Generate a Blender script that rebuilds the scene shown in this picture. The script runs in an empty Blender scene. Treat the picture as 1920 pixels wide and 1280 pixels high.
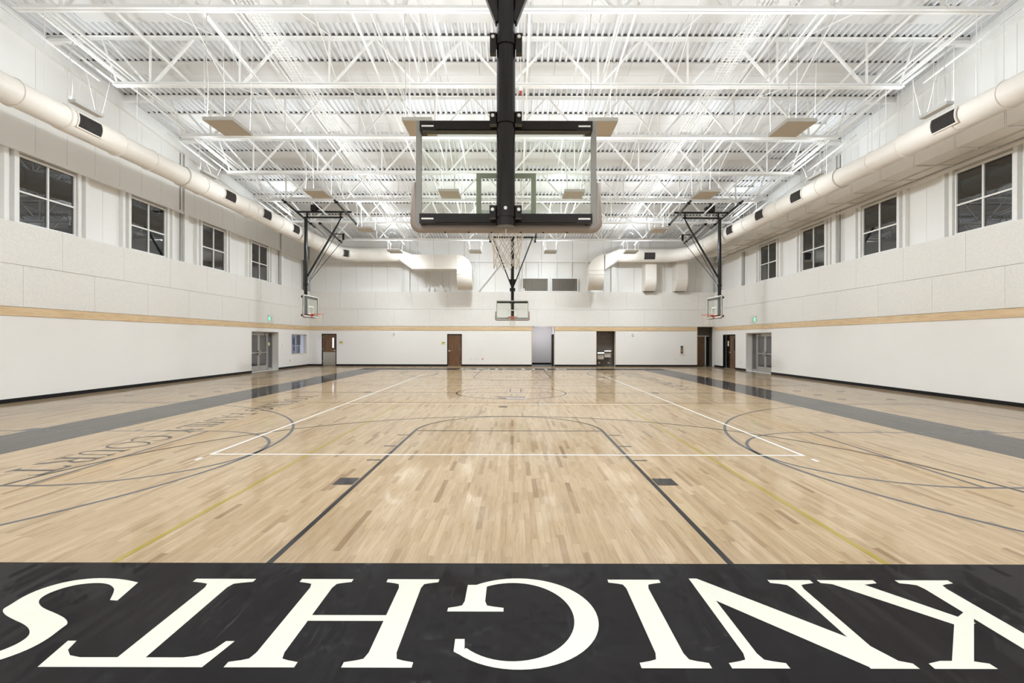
import bpy, math, random
from mathutils import Vector, Matrix
random.seed(7)
PI = math.pi
scene = bpy.context.scene
COL = scene.collection

# ------------------------------------------------------------------ camera
F = 945.0                      # focal length in pixels of the 1920 wide frame
CAMZ = 1.745
cd = bpy.data.cameras.new('camera')
cam = bpy.data.objects.new('camera', cd)
COL.objects.link(cam)
cd.sensor_fit = 'HORIZONTAL'
cd.sensor_width = 36.0
cd.lens = 36.0 * F / 1920.0
cd.shift_x = -5.0 / 1920.0
cd.shift_y = -2.5 / 1920.0
cd.clip_start = 0.05
cd.clip_end = 200
cam.location = (0, 0, CAMZ)
cam.rotation_euler = (Matrix.Rotation(PI / 2, 3, 'X') @ Matrix.Rotation(math.radians(0.13), 3, 'Z')).to_euler()
scene.camera = cam

# ------------------------------------------------------------------ world, exposure
w = bpy.data.worlds.new('night')
scene.world = w
w.use_nodes = True
w.node_tree.nodes['Background'].inputs[0].default_value = (0.02, 0.025, 0.04, 1)
w.node_tree.nodes['Background'].inputs[1].default_value = 0.3
vs = scene.view_settings
vs.view_transform = 'Standard'
vs.look = 'None'
vs.gamma = 1.0
vs.use_curve_mapping = False
vs.exposure = 0.75
UPLIGHT_W = 54.0                # lamp of each fixture towards the roof
DOWN_FILL_W = 115.0              # added fill lamp under each main fixture, towards the floor
WALL_FILL_W = 62.0                 # added fill lamps on the outer and far fixtures, towards the walls
DOWN_FILL_DEG = 112.0              # spread of the added downward fill, narrow enough to stay unseen
scene.cycles.max_bounces = 8
scene.cycles.diffuse_bounces = 5
scene.cycles.glossy_bounces = 4
scene.cycles.transparent_max_bounces = 24
scene.cycles.caustics_reflective = False
scene.cycles.caustics_refractive = False
scene.cycles.sample_clamp_indirect = 6.0
scene.cycles.use_denoising = True
scene.cycles.use_adaptive_sampling = True
scene.cycles.adaptive_threshold = 0.015

# ------------------------------------------------------------------ main dimensions (metres)
XL, XR = -13.8, 13.4           # faces of the side walls
YF, YN = 33.8, -1.0            # far wall, near wall behind the camera
CX = -0.11                     # axis of the main court
CYM = 16.74                    # centre line of the main court
YB0, YB1 = 3.94, 29.54         # the two baselines
SL = 0.11                      # the roof falls towards the far wall


def zdeck(y):
    return 12.29 - SL * y


# ------------------------------------------------------------------ materials
MATS = {}


def new_mat(name):
    m = bpy.data.materials.new(name)
    m.use_nodes = True
    nt = m.node_tree
    return m, nt, nt.nodes['Principled BSDF']


def setc(b, col, rough, metal=0.0, spec=0.5):
    b.inputs['Base Color'].default_value = (*col, 1)
    b.inputs['Roughness'].default_value = rough
    b.inputs['Metallic'].default_value = metal
    b.inputs['Specular IOR Level'].default_value = spec


def mat(name, col, rough=0.5, metal=0.0, spec=0.5, var=0.0, scale=(4, 4, 4), bump=0.0, bscale=(60, 60, 60), coat=0.0):
    """plain colour with a little procedural unevenness and fine relief"""
    m, nt, b = new_mat(name)
    setc(b, col, rough, metal, spec)
    if coat:
        b.inputs['Coat Weight'].default_value = coat
        b.inputs['Coat Roughness'].default_value = 0.08
    geo = nt.nodes.new('ShaderNodeNewGeometry')
    if var:
        mp = nt.nodes.new('ShaderNodeVectorMath'); mp.operation = 'MULTIPLY'
        mp.inputs[1].default_value = scale
        nt.links.new(geo.outputs['Position'], mp.inputs[0])
        no = nt.nodes.new('ShaderNodeTexNoise')
        no.inputs['Scale'].default_value = 1.0
        no.inputs['Detail'].default_value = 3
        nt.links.new(mp.outputs[0], no.inputs['Vector'])
        rp = nt.nodes.new('ShaderNodeValToRGB')
        rp.color_ramp.elements[0].position = 0.3
        rp.color_ramp.elements[1].position = 0.7
        rp.color_ramp.elements[0].color = (*[c * (1 - var) for c in col], 1)
        rp.color_ramp.elements[1].color = (*[min(1, c * (1 + var)) for c in col], 1)
        nt.links.new(no.outputs['Fac'], rp.inputs[0])
        nt.links.new(rp.outputs[0], b.inputs['Base Color'])
    if bump:
        mp2 = nt.nodes.new('ShaderNodeVectorMath'); mp2.operation = 'MULTIPLY'
        mp2.inputs[1].default_value = bscale
        nt.links.new(geo.outputs['Position'], mp2.inputs[0])
        n2 = nt.nodes.new('ShaderNodeTexNoise')
        n2.inputs['Scale'].default_value = 1.0
        n2.inputs['Detail'].default_value = 2
        nt.links.new(mp2.outputs[0], n2.inputs['Vector'])
        bp = nt.nodes.new('ShaderNodeBump')
        bp.inputs['Strength'].default_value = bump
        bp.inputs['Distance'].default_value = 0.01
        nt.links.new(n2.outputs['Fac'], bp.inputs['Height'])
        nt.links.new(bp.outputs[0], b.inputs['Normal'])
    MATS[name] = m
    return m


def math_node(nt, op, a, b=None, c=None):
    n = nt.nodes.new('ShaderNodeMath'); n.operation = op
    for i, q in enumerate((a, b, c)):
        if q is None:
            continue
        if isinstance(q, (int, float)):
            n.inputs[i].default_value = q
        else:
            nt.links.new(q, n.inputs[i])
    return n.outputs[0]


def floor_gloss(nt, b, rough=0.5, coat_rough=0.06, bump=0.04, coat=0.56, seed=None, tilt=0.007):
    """the clear gymnasium finish: every strip lies at a slightly different tilt"""
    b.inputs['Roughness'].default_value = rough
    b.inputs['Specular IOR Level'].default_value = 0.04
    b.inputs['Coat Weight'].default_value = coat
    b.inputs['Coat IOR'].default_value = 1.5
    b.inputs['Coat Roughness'].default_value = coat_rough
    geo = nt.nodes.new('ShaderNodeNewGeometry')
    wn = nt.nodes.new('ShaderNodeTexWhiteNoise')
    if seed is None:
        sp = nt.nodes.new('ShaderNodeSeparateXYZ')
        nt.links.new(geo.outputs['Position'], sp.inputs[0])
        xi = math_node(nt, 'FLOOR', math_node(nt, 'MULTIPLY_ADD', sp.outputs[0], 1 / 0.0572, 241.26))
        w1 = nt.nodes.new('ShaderNodeTexWhiteNoise'); w1.noise_dimensions = '1D'
        nt.links.new(xi, w1.inputs['W'])
        yi = math_node(nt, 'FLOOR', math_node(nt, 'MULTIPLY_ADD', sp.outputs[1], 1 / 0.66, w1.outputs['Value']))
        cb = nt.nodes.new('ShaderNodeCombineXYZ')
        nt.links.new(xi, cb.inputs[0]); nt.links.new(yi, cb.inputs[1])
        wn.noise_dimensions = '3D'
        nt.links.new(cb.outputs[0], wn.inputs['Vector'])
    else:
        wn.noise_dimensions = '1D'
        nt.links.new(math_node(nt, 'MULTIPLY', seed, 977.0), wn.inputs['W'])
    ma = nt.nodes.new('ShaderNodeVectorMath'); ma.operation = 'MULTIPLY_ADD'
    ma.inputs[1].default_value = (tilt * 2, tilt * 0.7, 0.0)
    ma.inputs[2].default_value = (-tilt, -tilt * 0.35, 1.0)
    nt.links.new(wn.outputs['Color'], ma.inputs[0])
    nz = nt.nodes.new('ShaderNodeVectorMath'); nz.operation = 'NORMALIZE'
    nt.links.new(ma.outputs[0], nz.inputs[0])
    mp = nt.nodes.new('ShaderNodeVectorMath'); mp.operation = 'MULTIPLY'
    mp.inputs[1].default_value = (17.5, 1.6, 1)
    nt.links.new(geo.outputs['Position'], mp.inputs[0])
    n2 = nt.nodes.new('ShaderNodeTexNoise')
    n2.inputs['Scale'].default_value = 1.0
    n2.inputs['Detail'].default_value = 1.5
    nt.links.new(mp.outputs[0], n2.inputs['Vector'])
    bp = nt.nodes.new('ShaderNodeBump')
    bp.inputs['Strength'].default_value = bump
    bp.inputs['Distance'].default_value = 0.01
    nt.links.new(n2.outputs['Fac'], bp.inputs['Height'])
    nt.links.new(nz.outputs[0], bp.inputs['Normal'])
    nt.links.new(bp.outputs[0], b.inputs['Coat Normal'])
    return geo


def maple(name, source):
    m, nt, b = new_mat(name)
    if source == 'object':
        rnd = nt.nodes.new('ShaderNodeObjectInfo').outputs['Random']
    else:
        at = nt.nodes.new('ShaderNodeAttribute'); at.attribute_name = 'tone'
        rnd = at.outputs['Fac']
    geo = floor_gloss(nt, b, seed=rnd)
    ramp = nt.nodes.new('ShaderNodeValToRGB')
    cr = ramp.color_ramp
    cols = [(0.0, (0.17, 0.108, 0.06)), (0.03, (0.205, 0.138, 0.078)), (0.11, (0.245, 0.171, 0.10)),
            (0.6, (0.27, 0.193, 0.115)), (1.0, (0.297, 0.22, 0.136))]
    cr.elements[0].position = 0; cr.elements[0].color = (*cols[0][1], 1)
    cr.elements[1].position = 1; cr.elements[1].color = (*cols[-1][1], 1)
    for p, c in cols[1:-1]:
        e = cr.elements.new(p); e.color = (*c, 1)
    nt.links.new(rnd, ramp.inputs[0])
    # grain: noise drawn out along the strip, shifted from strip to strip
    sh = nt.nodes.new('ShaderNodeCombineXYZ')
    mul = nt.nodes.new('ShaderNodeMath'); mul.operation = 'MULTIPLY'; mul.inputs[1].default_value = 57.0
    nt.links.new(rnd, mul.inputs[0]); nt.links.new(mul.outputs[0], sh.inputs[1]); nt.links.new(mul.outputs[0], sh.inputs[2])
    sc = nt.nodes.new('ShaderNodeVectorMath'); sc.operation = 'MULTIPLY_ADD'
    sc.inputs[1].default_value = (38, 2.6, 1)
    nt.links.new(geo.outputs['Position'], sc.inputs[0]); nt.links.new(sh.outputs[0], sc.inputs[2])
    no = nt.nodes.new('ShaderNodeTexNoise'); no.inputs['Scale'].default_value = 1.0
    no.inputs['Detail'].default_value = 5; no.inputs['Distortion'].default_value = 0.6
    nt.links.new(sc.outputs[0], no.inputs['Vector'])
    rp = nt.nodes.new('ShaderNodeValToRGB')
    rp.color_ramp.elements[0].position = 0.28; rp.color_ramp.elements[0].color = (0.78, 0.72, 0.65, 1)
    rp.color_ramp.elements[1].position = 0.55; rp.color_ramp.elements[1].color = (1, 1, 1, 1)
    nt.links.new(no.outputs['Fac'], rp.inputs[0])
    mx = nt.nodes.new('ShaderNodeMix'); mx.data_type = 'RGBA'; mx.blend_type = 'MULTIPLY'
    mx.inputs[0].default_value = 0.85
    nt.links.new(ramp.outputs[0], mx.inputs[6]); nt.links.new(rp.outputs[0], mx.inputs[7])
    nt.links.new(mx.outputs[2], b.inputs['Base Color'])
    MATS[name] = m
    return m


def floor_paint(name, col, coat_rough=0.08, bump=0.08, coat=0.56, tilt=0.014):
    m, nt, b = new_mat(name)
    setc(b, col, 0.5)
    floor_gloss(nt, b, 0.5, coat_rough, bump, coat, None, tilt)
    MATS[name] = m
    return m


def wood(name, c0, c1, sc=(1.2, 14, 14), rough=0.45):
    m, nt, b = new_mat(name)
    setc(b, c0, rough)
    oi = nt.nodes.new('ShaderNodeObjectInfo')
    geo = nt.nodes.new('ShaderNodeNewGeometry')
    mul = nt.nodes.new('ShaderNodeMath'); mul.operation = 'MULTIPLY'; mul.inputs[1].default_value = 31.0
    nt.links.new(oi.outputs['Random'], mul.inputs[0])
    sh = nt.nodes.new('ShaderNodeCombineXYZ')
    for i in range(3):
        nt.links.new(mul.outputs[0], sh.inputs[i])
    ma = nt.nodes.new('ShaderNodeVectorMath'); ma.operation = 'MULTIPLY_ADD'
    ma.inputs[1].default_value = sc
    nt.links.new(geo.outputs['Position'], ma.inputs[0]); nt.links.new(sh.outputs[0], ma.inputs[2])
    no = nt.nodes.new('ShaderNodeTexNoise'); no.inputs['Scale'].default_value = 1.0; no.inputs['Detail'].default_value = 4
    nt.links.new(ma.outputs[0], no.inputs['Vector'])
    rp = nt.nodes.new('ShaderNodeValToRGB')
    rp.color_ramp.elements[0].position = 0.32; rp.color_ramp.elements[0].color = (*c0, 1)
    rp.color_ramp.elements[1].position = 0.62; rp.color_ramp.elements[1].color = (*c1, 1)
    nt.links.new(no.outputs['Fac'], rp.inputs[0])
    nt.links.new(rp.outputs[0], b.inputs['Base Color'])
    MATS[name] = m
    return m


def glass(name, tint, refl=1.0):
    m = bpy.data.materials.new(name); m.use_nodes = True
    nt = m.node_tree; nt.nodes.clear()
    o = nt.nodes.new('ShaderNodeOutputMaterial')
    t = nt.nodes.new('ShaderNodeBsdfTransparent'); t.inputs[0].default_value = (*tint, 1)
    g = nt.nodes.new('ShaderNodeBsdfGlossy'); g.inputs['Roughness'].default_value = 0.01
    lw = nt.nodes.new('ShaderNodeLayerWeight')
    pw = nt.nodes.new('ShaderNodeMath'); pw.operation = 'POWER'; pw.inputs[1].default_value = 5.0
    fr = nt.nodes.new('ShaderNodeMath'); fr.operation = 'MULTIPLY_ADD'; fr.inputs[1].default_value = 0.9; fr.inputs[2].default_value = 0.035
    nt.links.new(lw.outputs['Facing'], pw.inputs[0]); nt.links.new(pw.outputs[0], fr.inputs[0])
    mx = nt.nodes.new('ShaderNodeMixShader')
    nt.links.new(fr.outputs[0], mx.inputs[0]); nt.links.new(t.outputs[0], mx.inputs[1]); nt.links.new(g.outputs[0], mx.inputs[2])
    nt.links.new(mx.outputs[0], o.inputs[0])
    MATS[name] = m
    return m


def emit(name, col, strength):
    m, nt, b = new_mat(name)
    setc(b, col, 0.5)
    b.inputs['Emission Color'].default_value = (*col, 1)
    b.inputs['Emission Strength'].default_value = strength
    MATS[name] = m
    return m


maple('maple_strip', 'object')
maple('maple_field', 'attr')
mat('subfloor', (0.10, 0.07, 0.045), 0.8)
floor_paint('paint_black', (0.0055, 0.0045, 0.0048), 0.03, 0.05, 0.19, 0.035)
floor_paint('paint_line_black', (0.016, 0.0145, 0.0145))
floor_paint('paint_grey', (0.020, 0.017, 0.016), 0.06, 0.04)
floor_paint('paint_line_grey', (0.045, 0.046, 0.052))
floor_paint('paint_white', (0.52, 0.51, 0.47))
floor_paint('paint_cream', (0.43, 0.41, 0.345), 0.15, 0.03)
floor_paint('paint_gold', (0.225, 0.165, 0.035))
floor_paint('paint_lilac', (0.26, 0.24, 0.27))
mat('wall_paint', (0.86, 0.835, 0.80), 0.6, var=0.015, scale=(0.7, 0.7, 0.7), bump=0.03, bscale=(90, 90, 90))
mat('fibre_board', (0.80, 0.77, 0.725), 0.9, var=0.06, scale=(28, 28, 28), bump=0.55, bscale=(75, 75, 75))
mat('wall_metal', (0.82, 0.805, 0.775), 0.45, var=0.01, scale=(0.6, 0.6, 0.6))
mat('white_steel', (0.82, 0.81, 0.785), 0.45, var=0.02, scale=(6, 6, 6))
mat('deck_white', (0.68, 0.68, 0.68), 0.5, var=0.03, scale=(2.5, 0.9, 1))
mat('acoustic_board', (0.64, 0.625, 0.605), 0.95, var=0.04, scale=(40, 40, 40), bump=0.25, bscale=(120, 120, 120))
mat('duct_cream', (0.80, 0.75, 0.685), 0.5, var=0.012, scale=(2, 2, 2))
mat('grille_dark', (0.045, 0.04, 0.038), 0.5)
mat('grille_slat', (0.075, 0.065, 0.06), 0.5)
mat('black_vinyl', (0.008, 0.008, 0.0085), 0.5, spec=0.25)
mat('black_steel', (0.008, 0.0065, 0.0055), 0.25, spec=0.38, bump=0.02, bscale=(30, 30, 4))
mat('flute_shade', (0.09, 0.085, 0.08), 0.9)  # dark tone standing in for shade inside the deck flutes
mat('dark_gap', (0.02, 0.02, 0.02), 0.9)
wood('maple_trim', (0.64, 0.44, 0.24), (0.76, 0.57, 0.35), (2.0, 2.0, 22))
wood('walnut_door', (0.10, 0.046, 0.02), (0.175, 0.088, 0.042), (18, 18, 1.3), 0.35)
mat('steel', (0.55, 0.53, 0.50), 0.28, metal=1.0, bump=0.05, bscale=(4, 4, 160))
mat('aluminium', (0.50, 0.48, 0.45), 0.38, metal=0.6)
mat('bolt_zinc', (0.75, 0.74, 0.70), 0.35, metal=0.6)
mat('board_frame', (0.30, 0.29, 0.27), 0.4, metal=0.35)
mat('pad_taupe', (0.34, 0.285, 0.25), 0.5, bump=0.06, bscale=(40, 40, 40))
mat('target_white', (0.80, 0.82, 0.76), 0.4)
mat('target_back', (0.235, 0.27, 0.185), 0.5)
mat('rim_orange', (0.70, 0.085, 0.02), 0.4)
mat('net_cord', (0.62, 0.55, 0.46), 0.8)
mat('fixture_top', (0.62, 0.62, 0.60), 0.4)
mat('fixture_tan', (0.57, 0.515, 0.44), 0.55, var=0.02)
glass('clear_glass', (0.945, 0.965, 0.94))
glass('room_glass', (0.80, 0.82, 0.84))
m_, nt_, b_ = new_mat('night_glass')
setc(b_, (0.008, 0.009, 0.010), 0.015, spec=0.5)
b_.inputs['IOR'].default_value = 2.0
MATS['night_glass'] = m_
mat('door_glass', (0.085, 0.08, 0.085), 0.06, spec=0.7)
mat('hall_wall', (0.60, 0.575, 0.56), 0.7)
mat('hall_lilac', (0.42, 0.43, 0.55), 0.7)
mat('hall_dark', (0.14, 0.12, 0.10), 0.7)
mat('hall_floor', (0.20, 0.20, 0.215), 0.3)
mat('stone_tile', (0.17, 0.14, 0.115), 0.4, var=0.25, scale=(1.5, 40, 30))
mat('grout', (0.34, 0.31, 0.27), 0.9)
mat('white_plastic', (0.80, 0.79, 0.76), 0.4)
mat('cream_sign', (0.72, 0.62, 0.32), 0.5)
mat('ink', (0.03, 0.025, 0.02), 0.6)
mat('red_plastic', (0.45, 0.03, 0.02), 0.4)
mat('yellow_plastic', (0.75, 0.50, 0.03), 0.4)
emit('lamp_lens', (1.0, 0.99, 0.97), 2.5)
emit('exit_green', (0.10, 0.75, 0.40), 1.3)
emit('bright_lite', (0.75, 0.80, 1.0), 0.9)

# ------------------------------------------------------------------ mesh helper


class MB:
    def __init__(self):
        self.v = []; self.f = []

    def add(self, vs_, fs_):
        n = len(self.v)
        self.v += [tuple(p) for p in vs_]
        self.f += [tuple(i + n for i in f) for f in fs_]
        return self

    BF = [(0, 3, 2, 1), (4, 5, 6, 7), (0, 1, 5, 4), (1, 2, 6, 5), (2, 3, 7, 6), (3, 0, 4, 7)]

    def box(self, x0, x1, y0, y1, z0, z1):
        x0, x1 = min(x0, x1), max(x0, x1); y0, y1 = min(y0, y1), max(y0, y1); z0, z1 = min(z0, z1), max(z0, z1)
        return self.add([(x0, y0, z0), (x1, y0, z0), (x1, y1, z0), (x0, y1, z0),
                         (x0, y0, z1), (x1, y0, z1), (x1, y1, z1), (x0, y1, z1)], self.BF)

    def ybox(self, x0, x1, y0, y1, za0, za1, zb0, zb1):
        """box whose bottom and top heights differ between its y ends"""
        x0, x1 = min(x0, x1), max(x0, x1)
        return self.add([(x0, y0, za0), (x1, y0, za0), (x1, y1, zb0), (x0, y1, zb0),
                         (x0, y0, za1), (x1, y0, za1), (x1, y1, zb1), (x0, y1, zb1)], self.BF)

    def bar(self, a, b, w_, h_, up=(0, 0, 1)):
        a = Vector(a); b = Vector(b); d = (b - a).normalized()
        u = Vector(up)
        if abs(d.dot(u)) > 0.98:
            u = Vector((0, 1, 0))
        s = d.cross(u).normalized(); u = s.cross(d).normalized()
        s = s * w_ / 2; u = u * h_ / 2
        return self.add([a - s - u, a + s - u, b + s - u, b - s - u, a - s + u, a + s + u, b + s + u, b - s + u], self.BF)

    def tube(self, a, b, r, n=10, r2=None, caps=True):
        return self.sweep([a, b], [r, r if r2 is None else r2], n, caps)

    def sweep(self, path, rad, n=10, caps=True, closed=False):
        P = [Vector(p) for p in path]
        if not hasattr(rad, '__len__'):
            rad = [rad] * len(P)
        base = len(self.v); k = len(P)
        prev = None
        for i in range(k):
            if closed:
                t = (P[(i + 1) % k] - P[i - 1])
            else:
                t = P[min(i + 1, k - 1)] - P[max(i - 1, 0)]
            t.normalize()
            if prev is None:
                u = Vector((0, 0, 1)) if abs(t.z) < 0.95 else Vector((1, 0, 0))
            else:
                u = prev
            s = t.cross(u).normalized(); u = s.cross(t).normalized(); prev = u
            for j in range(n):
                a = 2 * PI * j / n
                self.v.append(tuple(P[i] + (s * math.cos(a) + u * math.sin(a)) * rad[i]))
        rng = range(k) if closed else range(k - 1)
        for i in rng:
            i2 = (i + 1) % k
            for j in range(n):
                j2 = (j + 1) % n
                self.f.append((base + i * n + j, base + i * n + j2, base + i2 * n + j2, base + i2 * n + j))
        if caps and not closed:
            self.f.append(tuple(base + j for j in reversed(range(n))))
            self.f.append(tuple(base + (k - 1) * n + j for j in range(n)))
        return self

    def poly(self, pts):
        n = len(self.v)
        self.v += [tuple(p) for p in pts]
        self.f.append(tuple(range(n, n + len(pts))))
        return self

    def prism(self, pts, d):
        """polygon (3d points) extruded by the vector d"""
        n = len(pts); d = Vector(d)
        A = [Vector(p) for p in pts]; B = [p + d for p in A]
        fs_ = [tuple(reversed(range(n))), tuple(range(n, 2 * n))]
        for i in range(n):
            j = (i + 1) % n
            fs_.append((i, j, n + j, n + i))
        return self.add(A + B, fs_)

    def build(self, name, m, parent=None, smooth=False, origin=None):
        me = bpy.data.meshes.new(name)
        off = Vector((0, 0, 0))
        if parent is not None:
            off = Vector(parent.get('_o', (0, 0, 0)))
        elif origin == 'auto':
            xs = [p[0] for p in self.v]; ys = [p[1] for p in self.v]; zs = [p[2] for p in self.v]
            off = Vector(((min(xs) + max(xs)) / 2, (min(ys) + max(ys)) / 2, min(zs)))
        me.from_pydata([(p[0] - off.x, p[1] - off.y, p[2] - off.z) for p in self.v], [], self.f)
        me.materials.append(MATS[m])
        if smooth:
            for p in me.polygons:
                p.use_smooth = True
        me.update()
        o = bpy.data.objects.new(name, me)
        COL.objects.link(o)
        o['_o'] = tuple(off)
        if parent is not None:
            o.parent = parent
        elif origin == 'auto':
            o.location = off
        return o



def smooth_by_angle(o, ang=40):
    me = o.data
    for p in me.polygons:
        p.use_smooth = True
    me.set_sharp_from_angle(angle=math.radians(ang))


def thing(name, label, cat, loc, group=None, rotz=0.0, local=False):
    o = bpy.data.objects.new(name, None)
    COL.objects.link(o)
    o.location = loc
    o.rotation_euler = (0, 0, rotz)
    o.empty_display_size = 0.2
    o['label'] = label; o['category'] = cat
    if group:
        o['group'] = group
    o['_o'] = (0.0, 0.0, 0.0) if local else tuple(loc)
    return o


def tag(o, label, cat, group=None):
    o['label'] = label; o['category'] = cat
    if group:
        o['group'] = group
    return o


def struct(o, label=None, kind='structure'):
    o['kind'] = kind
    if label:
        o['label'] = label
    return o


# ------------------------------------------------------------------ walls
def cells(a0, a1, b0, b1, holes):
    """rectangles of [a0,a1]x[b0,b1] left over by the holes (a0,a1,b0,b1)"""
    A = sorted({a0, a1, *[h[0] for h in holes], *[h[1] for h in holes]})
    out = []
    for i in range(len(A) - 1):
        u0, u1 = A[i], A[i + 1]
        if u1 <= a0 or u0 >= a1:
            continue
        um = (u0 + u1) / 2
        hs = sorted((h[2], h[3]) for h in holes if h[0] < um < h[1])
        z = b0
        for h0, h1 in hs:
            if h0 > z:
                out.append((u0, u1, z, h0))
            z = max(z, h1)
        if z < b1:
            out.append((u0, u1, z, b1))
    return out


ZBAND0, ZBAND1 = 2.39, 2.63
ZTEC0, ZTECM, ZTEC1 = 2.645, 3.805, 4.975
ZHEAD = 7.05
DD = (26.45, 29.45)            # double doors on both sides, along y
holesL = [(DD[0], DD[1], 0.0, 2.18), (31.2, 33.45, 0.82, 2.10)]
DDR = (26.3, 29.2)
holesR = [(DDR[0], DDR[1], 0.0, 2.18), (30.6, 32.4, 0.0, 2.13)]
holesF = [(-12.93, -11.95, 0.0, 2.15), (-4.52, -3.54, 0.0, 2.15), (1.16, 2.66, 0.0, 2.67), (5.49, 6.75, 0.0, 2.36), (12.25, 13.38, 0.0, 2.66)]


def vis_y(y0, y1):
    return y1 > 9.0


WALLS = {}


def side_wall(s, xf, holes, wins, name):
    """s=-1 left, +1 right; xf = face of the wall"""
    o = s
    b = MB()
    for y0, y1, z0, z1 in cells(YN, YF + 0.3, -0.3, 4.97, holes):
        b.box(xf, xf + o * 0.42, y0, y1, z0, z1)
    wobj = struct(b.build(name, 'wall_paint'), 'smooth off-white painted wall on the ' + ('left' if s < 0 else 'right') + ' of the court')
    WALLS[name] = wobj
    # upper cladding backing so no light leaks
    MB().ybox(xf + o * 0.36, xf + o * 0.5, YN, YF + 0.3, 4.9, zdeck(YN) + 0.1, 4.9, zdeck(YF + 0.3) + 0.1).build('cladding_backing', 'wall_metal', wobj)
    # acoustic wall boards in two staggered courses
    for row, (z0, z1, offs) in enumerate(((ZTEC0, ZTECM - 0.007, 0.72), (ZTECM + 0.007, ZTEC1, 1.95))):
        if s > 0:
            offs = 0.35 if row == 0 else 1.55
        y = YN + offs - 2.4
        while y < YF:
            y0, y1 = max(y + 0.004, YN), min(y + 2.4 - 0.004, YF - 0.001)
            if y1 - y0 > 0.05:
                MB().box(xf - o * 0.03, xf, y0, y1, z0, z1).build('acoustic_wall_board', 'fibre_board', wobj)
            y += 2.4
    # maple band
    y = YN
    rl = random.Random(11 if s < 0 else 12)
    while y < YF - 0.01:
        ln = rl.uniform(1.8, 3.6)
        y1 = min(y + ln, YF - 0.001)
        if YF - y1 < 0.5:
            y1 = YF - 0.001
        MB().box(xf - o * 0.022, xf, y + 0.001, y1 - 0.001, ZBAND0, ZBAND1).build('trim_board', 'maple_trim', wobj)
        y = y1
    # recessed window band: metal panels between posts
    edges = sorted([YN, YF] + [e for w_ in wins for e in w_])
    y = YN
    for a, c in wins + [(YF, YF)]:
        n = max(1, round((a - y) / 1.15))
        for k in range(n):
            p0 = y + (a - y) * k / n; p1 = y + (a - y) * (k + 1) / n
            MB().box(xf + o * 0.20, xf + o * 0.36, p0 + 0.004, p1 - 0.004, 4.97, ZHEAD - 0.05).build('cladding_panel', 'wall_metal', wobj)
        y = c
    for a, c in wins:
        MB().box(xf + o * 0.22, xf + o * 0.36, a, c, 6.94, ZHEAD).build('window_head', 'wall_metal', wobj)
    # upper vertical metal panels
    y = YN
    while y < YF:
        y1 = min(y + 1.04, YF)
        MB().ybox(xf + o * 0.10, xf + o * 0.36, y + 0.005, y1 - 0.005, ZHEAD + 0.02, zdeck(y) - 0.02, ZHEAD + 0.02, zdeck(y1) - 0.02).build('cladding_panel', 'wall_metal', wobj)
        y = y1
    # header girt, posts
    MB().box(xf + o * 0.03, xf + o * 0.30, YN, YF, ZHEAD - 0.06, ZHEAD + 0.05).build('wall_girt', 'white_steel', wobj)
    for a, c in wins:
        for yy in (a - 0.14, c + 0.02, a - 0.42, c + 0.30):
            MB().box(xf + o * 0.06, xf + o * 0.30, yy, yy + 0.12, 4.97, ZHEAD - 0.05).build('window_post', 'white_steel', wobj)
    # sloping fascia under the roof edge
    MB().ybox(xf - o * 0.04, xf + o * 0.12, YN, YF, zdeck(YN) - 0.50, zdeck(YN) - 0.015, zdeck(YF) - 0.50, zdeck(YF) - 0.015).build('roof_fascia', 'white_steel', wobj)
    return wobj


winL = [(14.1, 15.98), (18.24, 20.1), (22.4, 24.22), (26.6, 28.4)]
winR = [(13.65, 15.5), (17.8, 19.62), (21.95, 23.75), (26.0, 27.8)]
wl = side_wall(-1, XL, holesL, winL, 'wall_left')
wr = side_wall(+1, XR, holesR, winR, 'wall_right')

# far wall
b = MB()
for x0, x1, z0, z1 in cells(XL - 0.5, XR + 0.5, -0.3, 4.97, holesF):
    b.box(x0, x1, YF, YF + 0.35, z0, z1)
wf = struct(b.build('wall_far', 'wall_paint'), 'off-white painted end wall with doors and openings')
for row, (z0, z1, offs) in enumerate(((ZTEC0, ZTECM - 0.007, 0.9), (ZTECM + 0.007, ZTEC1, 2.1))):
    x = XL + offs - 2.4
    while x < XR:
        x0, x1 = max(x + 0.004, XL), min(x + 2.4 - 0.004, XR)
        segs = [(x0, x1)]
        for q0, q1, q2, q3 in holesF:
            if q3 > z0 and row == 0:
                pass
        if x1 - x0 > 0.05:
            MB().box(x0, x1, YF - 0.03, YF, max(z0, ZTEC0 + 0.03), z1).build('acoustic_wall_board', 'fibre_board', wf)
        x += 2.4
x = XL
rl = random.Random(5)
cuts = [(1.14, 2.68), (12.23, XR)]
while x < 12.2:
    x1 = min(x + rl.uniform(1.9, 4.6), 12.23)
    if x < 1.14 and x1 > 0.7:
        x1 = 1.14
    if 12.23 - x1 < 0.5:
        x1 = 12.23
    MB().box(x + 0.001, x1 - 0.001, YF - 0.022, YF, ZBAND0, ZBAND1).build('trim_board', 'maple_trim', wf)
    x = x1 if abs(x1 - 1.14) > 1e-6 else 2.68
x = XL
while x < XR:
    x1 = min(x + 1.04, XR)
    MB().box(x + 0.005, x1 - 0.005, YF + 0.22, YF + 0.34, 4.97, ZHEAD - 0.03).build('cladding_panel', 'wall_metal', wf)
    MB().box(x + 0.005, x1 - 0.005, YF + 0.10, YF + 0.34, ZHEAD, zdeck(YF) - 0.02).build('cladding_panel', 'wall_metal', wf)
    x = x1
MB().box(XL - 0.5, XR + 0.5, YF + 0.34, YF + 0.45, 4.9, zdeck(YF) + 0.2).build('cladding_backing', 'wall_metal', wf)
MB().box(XL, XR, YF + 0.02, YF + 0.28, ZHEAD - 0.06, ZHEAD + 0.04).build('wall_girt', 'white_steel', wf)
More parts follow.
